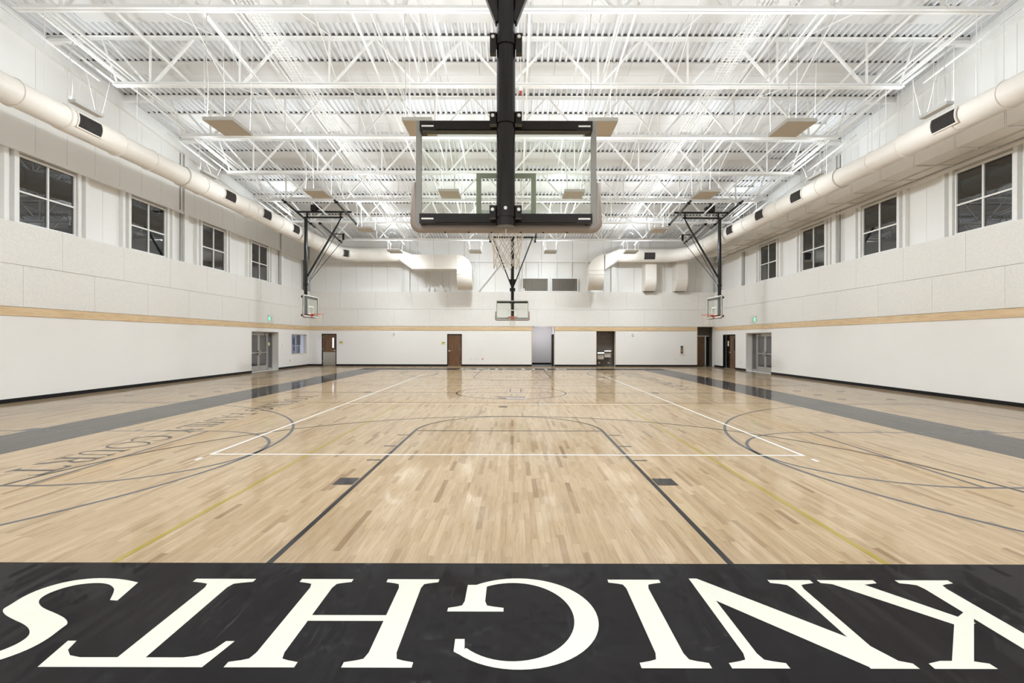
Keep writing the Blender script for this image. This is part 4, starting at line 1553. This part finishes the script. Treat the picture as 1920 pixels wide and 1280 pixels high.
def main_goal(x, y, rotz, ztop, label, railspan):
    t = thing('basketball_goal', label, 'basketball goal', (x, y, 0), 'ceiling-hung basketball goals', rotz, local=True)
    backboard_parts(t)
    MB().tube((0, -0.27, 2.86), (0, -0.27, ztop), 0.090, 36).build('mast', 'black_steel', t, smooth=False)
    smooth_by_angle(t.children[-1], 30)
    o_ = MB().tube((0, -0.27, 2.845), (0, -0.27, 2.955), 0.094, 36).build('mast_cap', 'black_steel', t); smooth_by_angle(o_, 30)
    for z, fl_ in ((4.64, True), (3.885, False), (2.985, False)):
        clamp(t, z, fl_)
    MB().tube((0, -0.382, 3.0), (0, -0.37, 3.0), 0.017, 8).build('mast_bolt', 'bolt_zinc', t)
    MB().tube((0, -0.14, 2.79), (0, -0.14, 2.92), 0.006, 6).build('eye_bolt', 'bolt_zinc', t)
    slope = 1.09 / 2.78
    for sx in (-1, 1):
        MB().bar((sx * 0.075, -0.27, 4.82), (sx * (0.06 + slope * (ztop - 0.1 - 4.82)), -0.27, ztop - 0.1), 0.06, 0.085, up=(0, 1, 0)).build('mast_brace', 'black_steel', t)
        MB().prism([(sx * 0.085, -0.275, 4.82), (sx * 0.088, -0.275, 5.2), (sx * 0.23, -0.275, 5.2)], (0, 0.012, 0)).build('gusset', 'black_steel', t)
    hwid = 0.1 + slope * (ztop - 4.9)
    MB().bar((-hwid, -0.27, ztop - 0.05), (hwid, -0.27, ztop - 0.05), 0.09, 0.09).build('top_beam', 'black_steel', t)
    y0, y1 = railspan
    ca = 1 if abs(rotz) < 0.1 else -1
    for sx in (-1.31, 1.31):
        sx_ = sx
        la, lb = (y0 - y) * ca, (y1 - y) * ca
        MB().bar((sx_, la, zbot(y0) - 0.05), (sx_, lb, zbot(y1) - 0.05), 0.08, 0.08).build('ceiling_rail', 'black_steel', t)
        q = MB().tube((sx_, -0.27, ztop - 0.05), (sx_, -0.27, zbot(y - 0.27 * ca) - 0.03), 0.03, 8)
        q.build('rail_hanger', 'black_steel', t)
        for yy, ll in ((y0, la), (y1, lb)):
            MB().box(sx_ - 0.06, sx_ + 0.06, ll - 0.06, ll + 0.06, zbot(yy) - 0.12, zbot(yy) - 0.005).build('rail_clip', 'black_steel', t)
    q = MB().bar((-1.4, -0.27, ztop - 0.05), (1.4, -0.27, ztop - 0.05), 0.05, 0.05)
    q.build('cross_rail', 'black_steel', t)
    return t


YH = YB0 + 1.22
main_goal(CX + 0.02, YH, 0.0, zbot(YH) - 0.25, 'large basketball goal seen from behind, filling the top of the picture', (3.1, 6.04))
main_goal(CX - 0.02, 2 * CYM - YH, PI, 7.62, 'small distant basketball goal facing the camera before the far wall', (26.62, 29.56))


def side_goal(s):
    xb = CX + s * 10.27
    t = thing('basketball_goal', 'basketball goal seen edge-on near the far %s corner, hung on a braced black mast' % ('left' if s < 0 else 'right'), 'basketball goal', (xb, CY2, 0), 'ceiling-hung basketball goals', PI / 2 * s, local=True)
    # local +y points to the court centre
    backboard_parts(t)
    zt = 8.0
    o_ = MB().tube((0, -0.27, 2.86), (0, -0.27, zt), 0.085, 24).build('mast', 'black_steel', t); smooth_by_angle(o_, 30)
    for z in (3.885, 2.985):
        clamp(t, z)
    q = MB().tube((0, -0.27, 4.50), (0, -0.27, 4.60), 0.11, 16); q.build('mast_collar', 'black_steel', t)
    MB().bar((0, -0.27, zt - 0.03), (0, 1.62, zt - 0.03), 0.08, 0.08).build('top_beam', 'black_steel', t)
    MB().bar((0, -0.2, 4.95), (0, 1.55, zt - 0.05), 0.075, 0.075).build('mast_brace', 'black_steel', t)
    zu = zt + 0.25
    MB().bar((0, -1.02, zu), (0, 2.05, zu), 0.09, 0.09).build('upper_beam', 'black_steel', t)
    for yy in (-0.2, 1.5):
        MB().box(-0.04, 0.04, yy - 0.04, yy + 0.04, zt - 0.03, zu).build('beam_hanger', 'black_steel', t)
    # rails under the joists run across; world y = CY2 -/+ local x
    # rotation by +90 deg (right): local x -> world y ; by -90 deg (left): local x -> -world y
    def LX(yw):
        return (yw - CY2) if s > 0 else (CY2 - yw)
    for ly, ya_, yb_ in ((-0.42, 23.4, 27.25), (2.0, 23.4, 27.2), (0.1, 26.5, 29.95)):
        r_ = MB().bar((LX(ya_), ly, zbot(ya_) - 0.04), (LX(yb_), ly, zbot(yb_) - 0.04), 0.075, 0.075).build('ceiling_rail', 'black_steel', t)
        for yy in ((23.68, 26.62) if ya_ < 26 else (26.62, 29.56)):
            MB().box(LX(yy) - 0.07, LX(yy) + 0.07, ly - 0.05, ly + 0.08, zbot(yy) - 0.1, zbot(yy) + 0.01).build('rail_clip', 'black_steel', t)
    wv = MB().box(-0.15, 0.15, 0.02, 0.32, zu + 0.05, zu + 0.34).tube((-0.1, 0.42, zu + 0.2), (0.1, 0.42, zu + 0.2), 0.09, 12).bar((0, 0.17, zu + 0.3), (0, 0.25, zu + 0.62), 0.1, 0.1)
    wv.build('winch', 'black_steel', t)
    py = 28.3
    P0 = (LX(py), 0.75, zbot(py) - 0.12)
    MB().box(LX(py) - 0.04, LX(py) + 0.04, 0.70, 0.80, zbot(py) - 0.38, zbot(py) - 0.02).build('pulley', 'black_steel', t)
    MB().tube((LX(py), 0.1, zbot(py) - 0.04), (LX(py), 0.78, zbot(py) - 0.06), 0.025, 8).build('pulley_arm', 'black_steel', t)
    MB().tube((LX(py), 0.75, zbot(py) - 0.36), (0.02, -0.2, 4.58), 0.016, 6).build('hoist_cable', 'black_steel', t)
    MB().tube((LX(py - 0.6), 0.6, zbot(py) - 0.1), (-0.02, -0.2, 4.62), 0.016, 6).build('hoist_cable', 'black_steel', t)
    return t


side_goal(-1)
side_goal(+1)

# ------------------------------------------------------------------ doors and openings
dn = [0]


def door_root(label, mb, m):
    dn[0] += 1
    return struct(mb.build('door_%d' % dn[0], m), label)


def double_door(s, xf, yr):
    """recessed storefront doors; leaves, side light"""
    y0, y1 = yr
    xd = xf + s * 0.40
    wd = 'left' if s < 0 else 'right'
    zt = 2.18
    fr = MB()
    t = 0.05
    ys = [y0, y0 + 0.45, y1 - 0.56, y1]
    # frame: head, jambs, posts, sill
    fr.box(xd - 0.05, xd + 0.05, y0, y1, zt - 0.06, zt)
    for yy in (y0, y0 + 0.43, y1 - 0.56, y1 - t):
        fr.box(xd - 0.05, xd + 0.05, yy, yy + t, 0.0, zt - 0.06)
    fr.box(xd - 0.06, xd + 0.06, y0, y1, 0.0, 0.02)
    d = door_root('pair of glazed metal doors recessed in the %s wall' % wd, fr, 'aluminium')
    ya_, yb_ = y0 + 0.48, y1 - 0.56
    ym = (ya_ + yb_) / 2
    for k, (a, c) in enumerate(((ya_ + 0.004, ym - 0.004), (ym + 0.004, yb_ - 0.004))):
        lf = MB()
        xx0, xx1 = xd - 0.022, xd + 0.022
        st_ = 0.11
        lf.box(xx0, xx1, a, a + st_, 0.03, zt - 0.07).box(xx0, xx1, c - st_, c, 0.03, zt - 0.07)
        lf.box(xx0, xx1, a + st_, c - st_, zt - 0.19, zt - 0.07).box(xx0, xx1, a + st_, c - st_, 0.03, 0.30)
        lo = lf.build('door_leaf', 'aluminium', d)
        MB().box(xd - 0.008, xd + 0.008, a + st_, c - st_, 0.30, zt - 0.19).build('glass_panel', 'door_glass', lo)
        MB().bar((xd - s * 0.07, a + 0.04, 1.02), (xd - s * 0.07, c - 0.04, 1.02), 0.035, 0.05).build('push_bar', 'steel', lo)
        yl = c - 0.07 if k == 0 else a + 0.07
        MB().box(xd - s * 0.022, xd - s * 0.085, yl - 0.045, yl + 0.045, 0.90, 1.14).build('lock_case', 'steel', lo)
        yc_ = c - 0.45 if k else a + 0.45
        MB().box(xd - s * 0.022, xd - s * 0.09, c - 0.36 if k else a + 0.05, c - 0.05 if k else a + 0.36, zt - 0.17, zt - 0.10).build('door_closer', 'aluminium', lo)
        MB().bar((xd - s * 0.11, (c - 0.2) if k else (a + 0.2), zt - 0.09), (xd - s * 0.02, (a + 0.3) if k else (c - 0.3), zt - 0.06), 0.02, 0.014).build('closer_arm', 'black_steel', lo)
    for a, c in ((y0 + t, y0 + 0.43), (y1 - 0.51, y1 - t)):
        MB().box(xd - 0.008, xd + 0.008, a, c, 0.12, zt - 0.06).build('side_light', 'door_glass', d)
        MB().box(xd - 0.03, xd + 0.03, a, c, 0.02, 0.12).build('side_light_rail', 'aluminium', d)
    if s < 0:
        MB().box(xd - s * 0.009, xd - s * 0.013, y1 - 0.42, y1 - 0.24, 1.40, 1.58).build('paper_notice', 'cream_sign', d)
    return d


double_door(-1, XL, DD)
double_door(+1, XR, DDR)

# wall window at the left (looking into a lit room)
y0, y1, z0, z1 = 31.2, 33.45, 0.82, 2.10
xg = XL - 0.12
fr = MB()
for a, c, e, f in ((y0, y1, z0, z0 + 0.05), (y0, y1, z1 - 0.05, z1), (y0, y0 + 0.05, z0 + 0.05, z1 - 0.05), (y1 - 0.05, y1, z0 + 0.05, z1 - 0.05)):
    fr.box(xg - 0.06, xg + 0.1, a, c, e, f)
wi = struct(fr.build('window_9', 'fixture_tan'), 'low interior window near the far left corner, lit room behind')
MB().box(xg - 0.006, xg + 0.006, y0 + 0.05, y1 - 0.05, z0 + 0.05, z1 - 0.05).build('pane', 'room_glass', wi)
# the room behind it
rm = MB().box(-17.6, -17.5, 29.8, 36.0, 0, 2.7).box(-17.5, -14.25, 35.9, 36.0, 0, 2.7).box(-17.5, -14.25, 29.7, 29.8, 0, 2.7).box(-17.6, -14.22, 29.7, 36.0, 2.7, 2.8)
rmo = struct(rm.build('wall_side_room', 'hall_lilac'), 'lilac walls of the small room behind the left window')
MB().box(-17.5, -14.22, 29.8, 35.9, -0.05, 0.0).build('room_floor', 'hall_floor', rmo)
MB().box(-15.60, -15.50, 35.80, 35.9, 0, 2.6).build('white_jamb', 'white_plastic', rmo)
MB().box(-15.48, -14.25, 35.78, 35.9, 0, 2.6).build('dark_panel', 'hall_dark', rmo)  # dark panel over the right part of the room's end wall
MB().box(-15.76, -15.68, 35.86, 35.9, 0.95, 1.85).build('dark_lite', 'black_vinyl', rmo)
li = bpy.data.lights.new('side_room_lamp', 'AREA'); li.size = 0.8; li.energy = 90; li.color = (0.80, 0.85, 1.0)
lo = bpy.data.objects.new('side_room_lamp', li); COL.objects.link(lo); lo.parent = rmo; lo.location = (-16.0, 32.0, 2.66)
t = thing('handrail', 'grey metal railing behind the low left window', 'railing', (-15.1, 34.7, 0.0))
MB().bar((-15.5, 34.7, 1.34), (-14.75, 34.7, 1.34), 0.06, 0.06).build('top_rail', 'aluminium', t)
for xx in (-15.45, -15.28, -15.11, -14.94, -14.78):
    MB().bar((xx, 34.7, 0.0), (xx, 34.7, 1.31), 0.045, 0.045).build('baluster', 'aluminium', t)


def wood_door(x0, x1, zt, label, lite=False, kick=False, knob_side=-1):
    fr = MB()
    yy = YF - 0.012
    fr.box(x0, x0 + 0.05, yy, YF + 0.14, 0.0, zt).box(x1 - 0.05, x1, yy, YF + 0.14, 0.0, zt).box(x0 + 0.05, x1 - 0.05, yy, YF + 0.14, zt - 0.05, zt)
    d = door_root(label, fr, 'black_vinyl')
    MB().box(x0 + 0.05, x1 - 0.05, YF + 0.03, YF + 0.075, 0.012, zt - 0.05).build('door_leaf', 'walnut_door', d)
    leaf = d.children[0]
    xk = x0 + 0.12 if knob_side < 0 else x1 - 0.12
    q = MB().tube((xk, YF + 0.03, 1.02), (xk, YF - 0.03, 1.02), 0.016, 10).tube((xk, YF - 0.03, 1.02), (xk - knob_side * 0.13, YF - 0.03, 1.02), 0.012, 8).tube((xk, YF + 0.02, 1.02), (xk, YF + 0.03, 1.02), 0.045, 14)
    q.build('door_handle', 'bolt_zinc', leaf)
    xh = x1 - 0.05 if knob_side < 0 else x0 + 0.05
    for z in (0.25, 1.07, 1.87):
        MB().tube((xh, YF + 0.022, z), (xh, YF + 0.022, z + 0.11), 0.011, 8).build('hinge', 'bolt_zinc', leaf)
    if lite:
        MB().box(x1 - 0.30, x1 - 0.16, YF + 0.022, YF + 0.03, 1.18, 1.90).build('lite_frame', 'black_vinyl', leaf)
        MB().box(x1 - 0.28, x1 - 0.18, YF + 0.018, YF + 0.022, 1.20, 1.88).build('door_lite', 'bright_lite', leaf)
    if kick:
        MB().box(x0 + 0.07, x1 - 0.07, YF + 0.025, YF + 0.03, 0.03, 0.92).build('kick_plate', 'steel', leaf)
    return d


wood_door(-12.93, -11.95, 2.15, 'brown wood door with narrow lite and metal kick plate by the far left corner', True, True, 1)
wood_door(-4.52, -3.54, 2.15, 'plain brown wood door in the far wall', False, False, -1)


def alcove(x0, x1, zt, depth, m_wall, m_floor, label, n):
    a = MB()
    y0_ = YF + 0.35
    a.box(x0 - 0.1, x0, y0_, y0_ + depth, 0, zt + 0.1).box(x1, x1 + 0.1, y0_, y0_ + depth, 0, zt + 0.1).box(x0 - 0.1, x1 + 0.1, y0_ + depth, y0_ + depth + 0.1, 0, zt + 0.1).box(x0 - 0.1, x1 + 0.1, y0_, y0_ + depth + 0.1, zt, zt + 0.1)
    o_ = struct(a.build(n, m_wall), label)
    MB().box(x0 - 0.1, x1 + 0.1, YF, y0_ + depth, -0.05, 0.0).build('alcove_floor', m_floor, o_)
    tr = MB().box(x0 - 0.03, x0, YF - 0.012, YF + 0.01, 0, zt).box(x1, x1 + 0.03, YF - 0.012, YF + 0.01, 0, zt).box(x0 - 0.03, x1 + 0.03, YF - 0.012, YF + 0.01, zt, zt + 0.03)
    tr.build('opening_trim', 'maple_trim', o_)
    return o_


a1 = alcove(1.16, 2.66, 2.67, 2.1, 'hall_wall', 'hall_floor', 'open doorway with pale walls behind, right of the far basket', 'wall_hallway')
MB().box(1.16, 2.62, YF + 2.43, YF + 2.45, 0.0, 0.13).build('alcove_base', 'black_vinyl', a1)
MB().box(2.56, 2.64, YF + 0.45, YF + 1.5, 0.0, 2.15).build('open_door_edge', 'black_vinyl', a1)
li = bpy.data.lights.new('hallway_lamp', 'AREA'); li.size = 0.35; li.energy = 16; li.color = (0.90, 0.92, 1.0)
lo = bpy.data.objects.new('hallway_lamp', li); COL.objects.link(lo); lo.parent = a1; lo.location = (1.9, YF + 0.5, 2.4); lo.rotation_euler = (math.radians(70), 0, 0)
# drinking fountain niche
a2 = alcove(5.49, 6.75, 2.36, 0.45, 'hall_dark', 'hall_floor', 'tiled niche for the drinking fountains in the far wall', 'wall_niche')
yb_ = YF + 0.79
MB().box(5.5, 6.74, yb_ - 0.008, yb_, 0.0, 2.35).build('grout_bed', 'grout', a2)
th = 0.29
r = 0
z = 0.0
while z < 2.34:
    x = 5.50 - (0.30 if r % 2 else 0.0)
    while x < 6.74:
        u0, u1 = max(x + 0.004, 5.50), min(x + 0.596, 6.74)
        if u1 - u0 > 0.03:
            MB().box(u0, u1, yb_ - 0.02, yb_ - 0.008, z + 0.004, min(z + th - 0.004, 2.345)).build('wall_tile', 'stone_tile', a2)
        x += 0.6
    z += th; r += 1
for k, (x, zt_, lab) in enumerate(((5.83, 0.92, 'stainless steel drinking fountain, the lower left one in the niche'), (6.30, 1.05, 'stainless steel drinking fountain, the higher right one in the niche'))):
    t = thing('drinking_fountain', lab, 'drinking fountain', (x, yb_ - 0.2, zt_ - 0.5), 'drinking fountains')
    MB().box(x - 0.21, x + 0.21, YF + 0.36, yb_ - 0.02, zt_ - 0.46, zt_ - 0.10).build('cabinet', 'fixture_tan', t)
    q = MB().prism([(x - 0.22, YF + 0.26, zt_ - 0.05), (x - 0.22, YF + 0.30, zt_ - 0.10), (x - 0.22, yb_ - 0.02, zt_ - 0.10), (x - 0.22, yb_ - 0.02, zt_), (x - 0.22, YF + 0.29, zt_)], (0.44, 0, 0))
    q.build('basin', 'steel', t)
    MB().tube((x + 0.15, YF + 0.42, zt_), (x + 0.15, YF + 0.38, zt_ + 0.06), 0.014, 8).build('spout', 'bolt_zinc', t)
    MB().box(x - 0.12, x + 0.12, YF + 0.245, YF + 0.262, zt_ - 0.08, zt_ - 0.055).build('push_bar', 'black_vinyl', t)
tag(MB().tube((5.79, yb_ - 0.06, 0.21), (5.79, yb_ - 0.021, 0.21), 0.085, 18).build('drain_cover', 'white_plastic', origin='auto'), 'round white cover low on the tiles under the lower fountain', 'cover')
tag(MB().box(6.37, 6.52, yb_ - 0.035, yb_ - 0.021, 0.16, 0.25).build('outlet_plate', 'white_plastic', origin='auto'), 'white outlet plate low on the tiles under the higher fountain', 'outlet')
# dark corner opening
a3 = alcove(12.25, 13.38, 2.66, 0.6, 'hall_dark', 'hall_floor', 'dark tall opening in the far right corner', 'wall_corner_passage')
MB().box(12.28, 13.06, YF + 0.90, YF + 0.945, 0.0, 2.0).build('brown_door', 'walnut_door', a3)
MB().box(13.08, 13.15, YF + 0.84, YF + 0.945, 0.0, 2.05).build('white_jamb', 'white_plastic', a3)
MB().box(13.17, 13.37, YF + 0.90, YF + 0.945, 0.0, 2.05).build('black_gap', 'black_vinyl', a3)
MB().box(12.26, 13.37, YF + 0.88, YF + 0.90, 2.02, 2.09).build('door_head', 'hall_wall', a3)

# half-open door in the right wall
y0, y1, zt = 30.6, 32.4, 2.13
fr = MB()
xj = XR - 0.012
fr.box(xj, XR + 0.14, y0, y0 + 0.05, 0, zt).box(xj, XR + 0.14, y1 - 0.05, y1, 0, zt).box(xj, XR + 0.14, y0 + 0.05, y1 - 0.05, zt - 0.05, zt)
d = door_root('dark doorway in the right wall with a brown door and glazed side panel', fr, 'black_vinyl')
MB().box(XR + 0.05, XR + 0.09, y0 + 0.06, y0 + 0.88, 0.01, zt - 0.06).build('door_leaf', 'walnut_door', d)
lf = d.children[-1]
MB().box(XR + 0.042, XR + 0.05, y0 + 0.20, y0 + 0.32, 1.15, 1.88).build('door_lite', 'black_vinyl', lf)
MB().tube((XR + 0.05, y0 + 0.80, 1.02), (XR - 0.02, y0 + 0.80, 1.02), 0.03, 10).build('door_handle', 'bolt_zinc', lf)
MB().box(XR + 0.06, XR + 0.075, y0 + 0.95, y1 - 0.06, 0.10, zt - 0.06).build('glass_panel', 'night_glass', d)
MB().box(XR + 0.04, XR + 0.09, y0 + 0.89, y0 + 0.95, 0.0, zt - 0.05).build('post', 'black_vinyl', d)
MB().box(XR + 0.04, XR + 0.09, y1 - 0.36, y1 - 0.31, 0.0, zt - 0.05).build('post', 'hall_dark', d)
MB().box(XR + 0.054, XR + 0.059, y0 + 1.06, y0 + 1.24, 1.40, 1.72).build('paper_notice', 'target_white', d)
MB().box(XR + 0.052, XR + 0.0538, y0 + 1.10, y0 + 1.20, 1.53, 1.63).build('notice_print', 'yellow_plastic', d)
MB().box(XR + 0.09, XR + 0.5, y0, y1, 0, zt).build('dark_lining', 'dark_gap', d)

# ------------------------------------------------------------------ small things on the walls
# fire extinguisher cabinet
t = thing('extinguisher_cabinet', 'white recessed fire extinguisher cabinet on the far wall', 'cabinet', (11.2, YF - 0.02, 0.80))
fr = MB()
for a, c, e, f in ((11.04, 11.37, 0.80, 0.87), (11.04, 11.37, 1.38, 1.45), (11.04, 11.13, 0.87, 1.38), (11.28, 11.37, 0.87, 1.38)):
    fr.box(a, c, YF - 0.03, YF, e, f)
fr.build('cabinet_frame', 'white_plastic', t)
MB().box(11.13, 11.28, YF - 0.012, YF - 0.004, 0.87, 1.38).build('cabinet_back', 'black_vinyl', t)
MB().box(11.13, 11.28, YF - 0.026, YF - 0.022, 0.87, 1.38).build('cabinet_glass', 'clear_glass', t)
te = thing('fire_extinguisher', 'fire extinguisher with yellow tag inside the white wall cabinet', 'extinguisher', (11.2, YF - 0.016, 0.89))
MB().tube((11.2, YF - 0.016, 0.89), (11.2, YF - 0.016, 1.20), 0.04, 14).build('cylinder', 'red_plastic', te)
te.children[0].scale = (1, 0.1, 1)
MB().box(11.17, 11.23, YF - 0.0215, YF - 0.0205, 1.07, 1.17).build('tag', 'yellow_plastic', te)
MB().box(11.18, 11.22, YF - 0.0215, YF - 0.0205, 0.99, 1.05).build('label_plate', 'target_white', te)
MB().box(11.18, 11.24, YF - 0.018, YF - 0.012, 1.20, 1.28).build('valve', 'steel', te)


def wall_plate(name, x0, x1, z0, z1, m, label, cat, print_=False):
    t_ = thing(name, label, cat, ((x0 + x1) / 2, YF - 0.006, z0))
    MB().box(x0, x1, YF - 0.012, YF - 0.0005, z0, z1).build('plate', m, t_)
    if print_:
        w_ = x1 - x0; h_ = z1 - z0
        MB().box(x0 + w_ * 0.25, x1 - w_ * 0.2, YF - 0.0135, YF - 0.012, z0 + h_ * 0.55, z0 + h_ * 0.72).build('print', 'ink', t_)
    return t_


wall_plate('room_sign', -11.78, -11.52, 1.46, 1.66, 'cream_sign', 'small yellowish room sign beside the door with kick plate', 'sign', True)
wall_plate('room_sign', -4.92, -4.66, 1.44, 1.63, 'cream_sign', 'small yellowish room sign left of the plain brown door', 'sign', True)
for k, (x, lab) in enumerate(((-8.1, 'white horn strobe high on the far wall, left of the plain brown door'), (7.9, 'white horn strobe high on the far wall, right of the fountain niche'))):
    t = thing('horn_strobe', lab, 'alarm', (x, YF - 0.04, 2.0), 'wall alarms')
    MB().prism([(x - 0.09, YF - 0.05, 2.22), (x + 0.09, YF - 0.05, 2.22), (x + 0.06, YF - 0.05, 2.08), (x, YF - 0.05, 2.04), (x - 0.06, YF - 0.05, 2.08)], (0, 0.05, 0)).build('housing', 'white_plastic', t)
    MB().box(x - 0.05, x + 0.05, YF - 0.065, YF - 0.05, 2.12, 2.19).build('lens', 'fixture_top', t)
for x, lab, m in ((-2.15, 'small red wall outlet low on the far wall between the doors', 'red_plastic'), (-2.55, 'white outlet plate left of the red outlet on the far wall', 'white_plastic'), (-2.95, 'white outlet plate nearest the plain door on the far wall', 'white_plastic'), (10.8, 'white outlet plate below the extinguisher cabinet', 'white_plastic')):
    t = thing('wall_outlet', lab, 'outlet', (x, YF - 0.006, 0.42), 'wall outlets')
    MB().box(x - 0.04, x + 0.04, YF - 0.01, YF - 0.0005, 0.42, 0.54).build('plate', m, t)
    MB().box(x - 0.018, x + 0.018, YF - 0.013, YF - 0.01, 0.44, 0.52).build('socket', 'white_plastic' if m == 'red_plastic' else 'fixture_top', t)
for s, xf, y, lab in ((-1, XL, 30.95, 'wall outlet left of the low interior window'), (1, XR, 29.85, 'wall outlet between the double doors and the dark doorway')):
    t = thing('wall_outlet', lab, 'outlet', (xf, y, 0.42), 'wall outlets')
    MB().box(xf - s * 0.0005, xf - s * 0.01, y - 0.045, y + 0.045, 0.40, 0.54).build('plate', 'white_plastic', t)
    MB().box(xf - s * 0.01, xf - s * 0.014, y - 0.02, y + 0.02, 0.42, 0.51).build('socket', 'ink' if s < 0 else 'fixture_top', t)
t = thing('light_switch', 'white switch plate beside the left double doors', 'switch', (XL, 29.85, 1.3))
MB().box(XL + 0.0005, XL + 0.01, 29.80, 29.90, 1.30, 1.55).build('plate', 'white_plastic', t)
MB().box(XL + 0.01, XL + 0.016, 29.83, 29.87, 1.38, 1.47).build('rocker', 'fixture_top', t)

# exit signs with wire guards
for s, xf, y, wd in ((-1, XL - 0.03 * -1, 28.3, 'left'), (1, XR - 0.03, 28.1, 'right')):
    t = thing('exit_sign', 'clear exit sign with green symbol in a wire guard above the %s double doors' % wd, 'exit sign', (xf, y, 2.72), 'exit signs')
    MB().box(xf - s * 0.002, xf - s * 0.05, y - 0.2, y + 0.2, 3.05, 3.12).build('housing', 'white_plastic', t)
    MB().box(xf - s * 0.022, xf - s * 0.030, y - 0.18, y + 0.18, 2.80, 3.05).build('acrylic_plate', 'clear_glass', t)
    ye = y - 0.08
    g = MB().box(xf - s * 0.0305, xf - s * 0.034, ye - 0.09, ye + 0.09, 2.83, 3.01)
    g.build('green_symbol', 'exit_green', t)
    MB().prism([(xf - s * 0.0305, ye - 0.17, 2.90), (xf - s * 0.0305, ye - 0.10, 2.95), (xf - s * 0.0305, ye - 0.10, 2.85)], (-s * 0.003, 0, 0)).build('arrow', 'rim_orange', t)
    gd = MB()
    for k in range(7):
        yy = y - 0.3 + 0.1 * k
        gd.tube((xf, yy, 2.70), (xf - s * 0.12, yy, 2.74), 0.004, 5).tube((xf - s * 0.12, yy, 2.74), (xf - s * 0.12, yy, 3.14), 0.004, 5).tube((xf - s * 0.12, yy, 3.14), (xf, yy, 3.18), 0.004, 5)
    for z in (2.74, 2.87, 3.01, 3.14):
        gd.tube((xf - s * 0.12, y - 0.3, z), (xf - s * 0.12, y + 0.3, z), 0.004, 5)
    gd.build('wire_guard', 'white_plastic', t)['kind'] = 'stuff'

for o in scene.objects:
    if '_o' in o:
        del o['_o']
